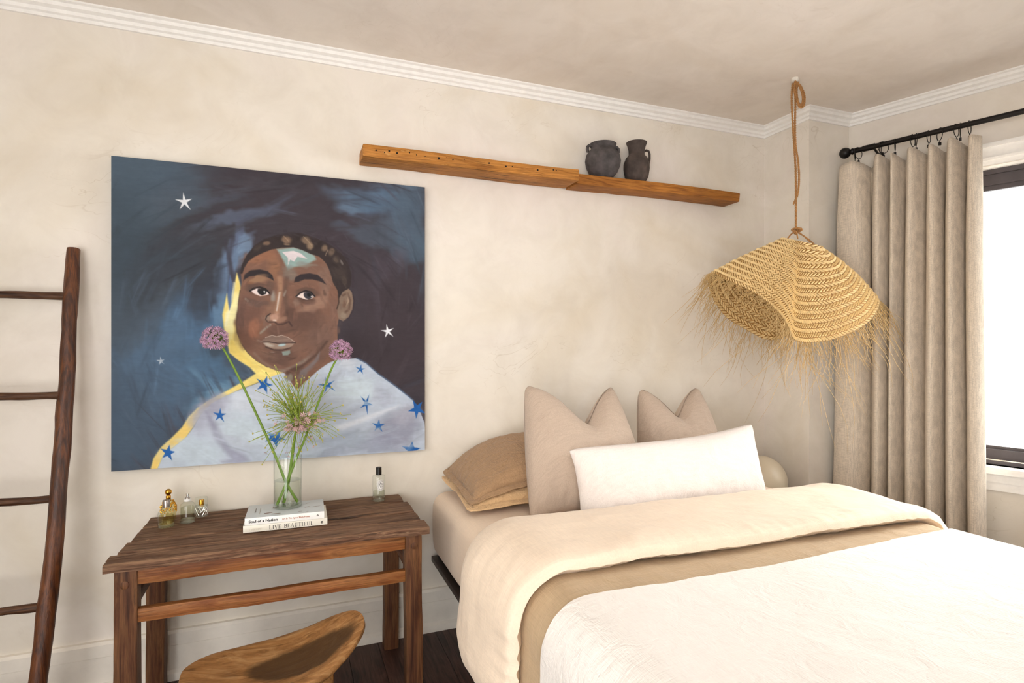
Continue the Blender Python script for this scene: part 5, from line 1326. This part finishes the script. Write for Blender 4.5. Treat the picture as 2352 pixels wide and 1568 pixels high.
# ================================================================== GLOBE LAMP
gl = thing('globe_lamp', 'cream opal globe lamp beyond the bed, beside the corner pillar', 'lamp', (2.372, -0.195, 0))
MB().sphere((2.372, -0.195, 0.572), 0.130, 48, 28).build('globe', M['globe'], gl)
MB().lathe([(.10, .0005), (.105, .004), (.105, .02), (.03, .032), (.022, .05), (.022, .40), (.05, .44), (.058, .462)], (2.372, -0.195, 0), 32, True).build('base', M['trim'], gl)

# ================================================================== HANGING STRAW LAMP
HK = Vector((2.223, -0.551, ZC))
RV = Vector((math.cos(math.radians(21.34)), -math.sin(math.radians(21.34)), 0)); FV = Vector((-math.sin(math.radians(21.34)), -math.cos(math.radians(21.34)), 0))
pen = thing('pendant_lamp', 'large floppy woven straw lampshade with long fringe hanging from a jute rope', 'lamp', (HK.x, HK.y, 1.30))
def L3(a, b_, z): return Vector((HK.x, HK.y, 0)) + RV * a + FV * b_ + Vector((0, 0, z))
rim_pts = [(-.418, .06, 1.632), (-.392, .11, 1.610), (-.348, .16, 1.577), (-.282, .20, 1.533), (-.227, .235, 1.479), (-.190, .262, 1.429), (-.168, .282, 1.376), (-.154, .295, 1.328), (-.112, .295, 1.312), (-.049, .28, 1.314), (.047, .24, 1.327), (.158, .18, 1.358), (.285, .10, 1.407), (.384, .01, 1.474), (.438, -.07, 1.521), (.430, -.16, 1.553), (.369, -.23, 1.520), (.256, -.27, 1.453), (.128, -.285, 1.362), (.003, -.275, 1.326), (-.132, -.24, 1.379), (-.261, -.17, 1.441), (-.350, -.09, 1.518), (-.404, -.015, 1.591)]
def pspl(P, t):
    n = len(P); t = (t % 1.0) * n; k = int(t); f = t - k
    a, b_, c, d = (Vector(P[(k + j) % n]) for j in (-1, 0, 1, 2))
    return 0.5 * ((2 * b_) + (c - a) * f + (2 * a - 5 * b_ + 4 * c - d) * f * f + (3 * b_ - a - 3 * c + d) * f ** 3)
TOPC = Vector((0.029, 0.0, 1.786))
def topring(t):
    p = pspl(rim_pts, t); a = math.atan2(p.y, p.x)
    return Vector((TOPC.x + .085 * math.cos(a), TOPC.y + .060 * math.sin(a), TOPC.z - .22 * .085 * math.cos(a) - .012 * math.sin(a)))
def shade(t, w, off=0.0):
    a = topring(t); r = pspl(rim_pts, t)
    p = a.lerp(r, w)
    out = Vector((r.x, r.y, 0)); out = out.normalized() if out.length > 1e-5 else Vector((0, 0, 0))
    p = p + (out * .6 + Vector((0, 0, .8))) * ((.006 + .016 * max(0, min(1, r.x * 3))) * math.sin(math.pi * w))
    # crease running down the front between the two lobes
    if off:
        e = .004
        du = shade(t + e, w) - shade(t - e, w); dw = shade(t, min(1, w + .02)) - shade(t, max(0, w - .02))
        nn = du.cross(dw); nn = nn.normalized() if nn.length > 1e-9 else Vector((0, 0, 1))
        if nn.dot(out + Vector((0, 0, .6))) < 0: nn = -nn
        p = p + nn * off
    return p
b = MB()
tabP = {}
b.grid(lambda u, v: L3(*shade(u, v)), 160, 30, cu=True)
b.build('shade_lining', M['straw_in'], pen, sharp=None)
ROWS = 12
for r in range(ROWS):
    w0, w1 = r / ROWS, (r + 1) / ROWS; wm = (w0 + w1) / 2
    per = sum((shade((i + 1) / 60, wm) - shade(i / 60, wm)).length for i in range(60))
    n = max(24, int(per / .0175)); b = MB()
    rg = random.Random(r)
    for i in range(n):
        for half in (0, 1):
            t0 = (i + .5 * half) / n; dt = 1.0 / n
            wa, wb = (wm + .004, w1 - .003) if half == 0 else (wm - .004, w0 + .003)
            tl = t0 + dt * 1.15
            h = .0075 * rg.uniform(.8, 1.25)
            for sgn in (1, -1):
                A = shade(t0 - dt * .02, wa, .0005 * sgn); B = shade(t0 + dt * .66, wa, .0005 * sgn); C = shade(tl + dt * .50, wb, .0005 * sgn); D = shade(tl - dt * .14, wb, .0005 * sgn)
                E1 = shade(t0 + dt * .45, wa + (wb - wa) * .22, h * sgn); E2 = shade(tl + dt * .05, wa + (wb - wa) * .78, h * .9 * sgn)
                b.add([L3(*q) for q in (A, B, C, D, E1, E2)], [(0, 1, 4), (1, 2, 5, 4), (2, 3, 5), (3, 0, 4, 5)])
    b.build('braid_row', M['straw'], pen, sharp=60)
# fringe
rg = random.Random(21); b = MB()
for i in range(560):
    t = rg.random(); p = pspl(rim_pts, t); o_ = Vector((p.x, p.y, 0)).normalized()
    down = (p - topring(t)).normalized()
    L = rg.uniform(.03, .085) * (1.0 if rg.random() < .78 else rg.uniform(1.6, 2.6))
    if .28 < t < .62: L *= 1.15
    d0 = (down * .9 + o_ * .15 + Vector((rg.gauss(0, .22), rg.gauss(0, .22), rg.gauss(0, .15)))).normalized()
    if t < .30 and rg.random() < .75: d0 = (d0 * .6 + Vector((-.55, .1, .15)) + Vector((rg.gauss(0, .2), rg.gauss(0, .2), 0))).normalized()
    g = rg.uniform(.7, 1.6); sw = Vector((rg.gauss(0, .45), rg.gauss(0, .45), 0)); pts = []; cw = rg.uniform(0, 6); ck = rg.uniform(0, .34)
    for k in range(8):
        f = k / 7; pts.append(L3(*(p + d0 * (L * f) + Vector((0, 0, -1)) * (g * L * f ** 1.8) + sw * (L * f * f) + Vector((math.cos(cw + f * 5), math.sin(cw + f * 5), 0)) * (ck * L * f))))
    b.tube(pts, [.0013, .0013, .0012, .0011, .001, .0009, .0007, .0003], 3, False)
o = b.build('fringe', M['fringe'], pen, sharp=None); o['kind'] = 'stuff'
# rope: twisted strands, loop bundle at the ceiling, knot and three short cords
def rope(b, path, r=.0052, n=90, turns=24, strands=2):
    pts = spline(path, n)
    for s_ in range(strands):
        out = []
        for i, p in enumerate(pts):
            T = (pts[min(i + 1, n)] - pts[max(i - 1, 0)]).normalized(); X_ = T.orthogonal().normalized(); Y_ = T.cross(X_)
            X_ = (RV - T * RV.dot(T)).normalized(); Y_ = T.cross(X_)
            a = 2 * math.pi * (i / n * turns + s_ / strands)
            out.append(p + (X_ * math.cos(a) + Y_ * math.sin(a)) * r * .52)
        b.tube(out, r * .62, 6)
    return b
b = MB(); rope(b, [L3(-.012, 0, 2.535), L3(-.016, 0, 2.46), L3(-.012, .004, 2.33), L3(-.004, 0, 2.24), L3(.002, 0, 2.15), L3(.004, 0, 2.05), L3(.004, 0, 1.95), L3(.004, 0, 1.852)], .0052, 140, 44)
rp = b.build('rope', M['rope'], pen)
b = MB(); rope(b, [L3(.0, -.004, 2.535), L3(.004, -.004, 2.45), L3(.002, -.004, 2.34), L3(.0, .006, 2.24), L3(.010, .008, 2.17), L3(.016, .006, 2.09), L3(.010, .008, 2.02), L3(-.002, .009, 1.985), L3(-.012, .009, 1.965)], .005, 130, 36)
b.build('tail', M['rope'], rp)
b = MB()
rope(b, [L3(.0, .006, 2.54), L3(.024, .008, 2.515), L3(.040, .008, 2.47), L3(.036, .008, 2.43), L3(.020, .008, 2.42), L3(.008, .008, 2.45), L3(.002, .008, 2.50), L3(.010, .010, 2.538)], .006, 80, 20)
rope(b, [L3(-.006, .010, 2.54), L3(.014, .014, 2.52), L3(.030, .014, 2.47), L3(.028, .014, 2.435), L3(.014, .014, 2.43), L3(.0, .014, 2.46), L3(-.008, .012, 2.50), L3(-.004, .010, 2.54)], .006, 80, 20)
b.build('loops', M['rope'], rp)
MB().lathe([(.016, 0.0), (.016, -.010), (.012, -.016), (.006, -.020), (.006, -.030)], (HK.x, HK.y, ZC), 24, True).build('ceiling_hook', M['porcelain'], pen)
b = MB()
for k in range(3):
    pp = []
    for i in range(25):
        a = 2 * math.pi * i / 24; pp.append(L3(.004 + .016 * math.cos(a) + .004 * k, .010 * math.sin(a * 2 + k), 1.842 + .010 * math.sin(a + k) - .003 * k))
    b.tube(pp, .0052, 7)
b.build('knot', M['rope'], rp)
for a_, b2, z_ in ((-.045, .02, 1.806), (-.012, .05, 1.800), (.045, .052, 1.784), (.098, .01, 1.770)):
    b = MB(); rope(b, [L3(.004, 0, 1.838), L3(.004 * .5 + a_ * .5, b2 * .5, 1.838 * .5 + z_ * .5 + .003), L3(a_, b2, z_ - .006)], .0036, 24, 7); b.build('cord', M['rope'], rp)

# ================================================================== CURTAIN ROD, RINGS, CURTAIN
RO, RZ = 0.12, 2.331
rod = thing('curtain_rod', 'black metal curtain rod with a round ball finial', 'curtain rod', wp(.9, RO, RZ))
MB().tube([wp(0.058, RO, RZ), wp(0.5, RO, RZ), wp(2.2, RO, RZ)], .0128, 20).build('rod', M['black_metal'], rod)
fin = MB().sphere(wp(0.030, RO, RZ), .0285, 28, 18).build('finial', M['black_metal'], rod)
MB().lathe([(.008, 0), (.010, .004), (.015, .008), (.017, .014), (.015, .020), (.012, .024)], wp(0.052, RO, RZ), 24, True, WD).build('neck', M['black_metal'], fin)
for s_ in (0.165, 2.0):
    b = MB(); b.tube([wp(s_, RO, RZ - .004), wp(s_, .03, RZ - .03), wp(s_, .004, RZ - .03)], .006, 8); b.obox(wp(s_, .006, RZ - .03), WD * .011, WN * .0055, Vector((0, 0, .022)))
    b.lathe([(.0155, -.028), (.0155, .028)], wp(s_ - .02, RO, RZ), 18, True, WD); b.build('bracket', M['black_metal'], rod)
ring_s = [.078, .094, .196, .210, .262, .338, .352, .404, .448, .512, .527, .562]
tilt = [.5, -.5, .3, -1.0, .4, -.1, .7, .0, 1.1, -.2, .35, 0.0]
ORD = ['first', 'second', 'third', 'fourth', 'fifth', 'sixth', 'seventh', 'eighth', 'ninth', 'tenth', 'eleventh', 'twelfth']
proto = None
for s_, tl in zip(ring_s, tilt):
    c = wp(s_, RO, RZ - .016)
    t = thing('curtain_ring', 'black metal curtain ring with clip, %s from the ball finial' % ORD[ring_s.index(s_)], 'curtain ring', c, 'curtain rings on the rod')
    if proto is None:
        # ring in the plane across the rod (local x = WN, z up), clip below
        b = MB(); K = 32
        b.tube([(c.x + .0300 * math.cos(2 * math.pi * i / K) * WN.x, c.y + .0300 * math.cos(2 * math.pi * i / K) * WN.y, c.z + .0300 * math.sin(2 * math.pi * i / K)) for i in range(K + 1)], .0017, 8, False)
        r_ = b.build('ring', M['black_metal'], t, c)
        b = MB(); b.tube([c + Vector((0, 0, -.0295)), c + Vector((0, 0, -.040))], .0014, 6); b.obox(c + Vector((0, 0, -.046)), WD * .0055, WN * .0035, Vector((0, 0, .007)))
        k_ = b.build('clip', M['black_metal'], t, c)
        proto = (r_, k_)
    else:
        for p_ in proto:
            q_ = p_.copy(); COL.objects.link(q_); q_.parent = t; q_.location = (0, 0, 0)
    t.rotation_euler = (0, 0, tl * .55)
# curtain panel: deep rounded folds
ridges = [.088, .206, .266, .342, .428, .505, .581]
lo_e, hi_e = 0.030, 0.613
ks = [lo_e]; ph = [-math.pi * .35]
for i, r in enumerate(ridges):
    ks.append(r); ph.append(2 * math.pi * i)
    if i < len(ridges) - 1:
        ks.append((r + ridges[i + 1]) / 2 + (.006 if i % 2 else -.004)); ph.append(2 * math.pi * i + math.pi)
ks.append(hi_e); ph.append(2 * math.pi * (len(ridges) - 1) + math.pi * .35)
widths = [1.9, .75, .6, .85, 1.05, .9, 1.0]
def curt(u, v, top=False):
    x = u * (len(ks) - 1); k = min(int(x), len(ks) - 2); f = x - k
    base = ks[k] + (ks[k + 1] - ks[k]) * f; p = ph[k] + (ph[k + 1] - ph[k]) * f
    ri = min(len(ridges) - 1, int(round(p / (2 * math.pi)))); wdt = widths[max(0, ri)]
    zt = 2.262 - .013 * (1 - math.cos(p)) - .005 * math.sin(p * .5 + 1)
    z = zt + (0.012 - zt) * v
    dr = (zt - z)
    amp = .062 + .016 * N3(ri * 3.1, v * 1.6, 2) + .006 * v
    sw = (.004 + .007 * min(1, dr * 3)) * wdt + (.007 if ri == 0 else 0)
    s_ = base + sw * math.sin(p) + .010 * N3(base * 9, v * 1.5, 7) * min(1, dr * 2) - .006 * v
    spread = (s_ - .30) * (1 + .05 * v * v) + .30
    cp_ = math.cos(p); off = .134 + amp * (cp_ if cp_ > -.2 else -.2 + (cp_ + .2) * .75) + .006 * N3(base * 20, v * 3, 1) + (.004 * math.sin(p * 3 + v * 9) if math.cos(p) < 0 else 0)
    off = max(.076, off)
    return wp(spread, off, z)
b = MB(); b.grid(curt, 300, 60)
cu = b.build('curtain', M['curtain'], None, wp(.3, .06, 0.012), sharp=None)
md = cu.modifiers.new('cloth thickness', 'SOLIDIFY'); md.thickness = 0.002
tag(cu, 'oatmeal linen curtain hanging in deep folds left of the window', 'curtain')


for o in list(bpy.data.objects):
    if '_o' in o: del o['_o']
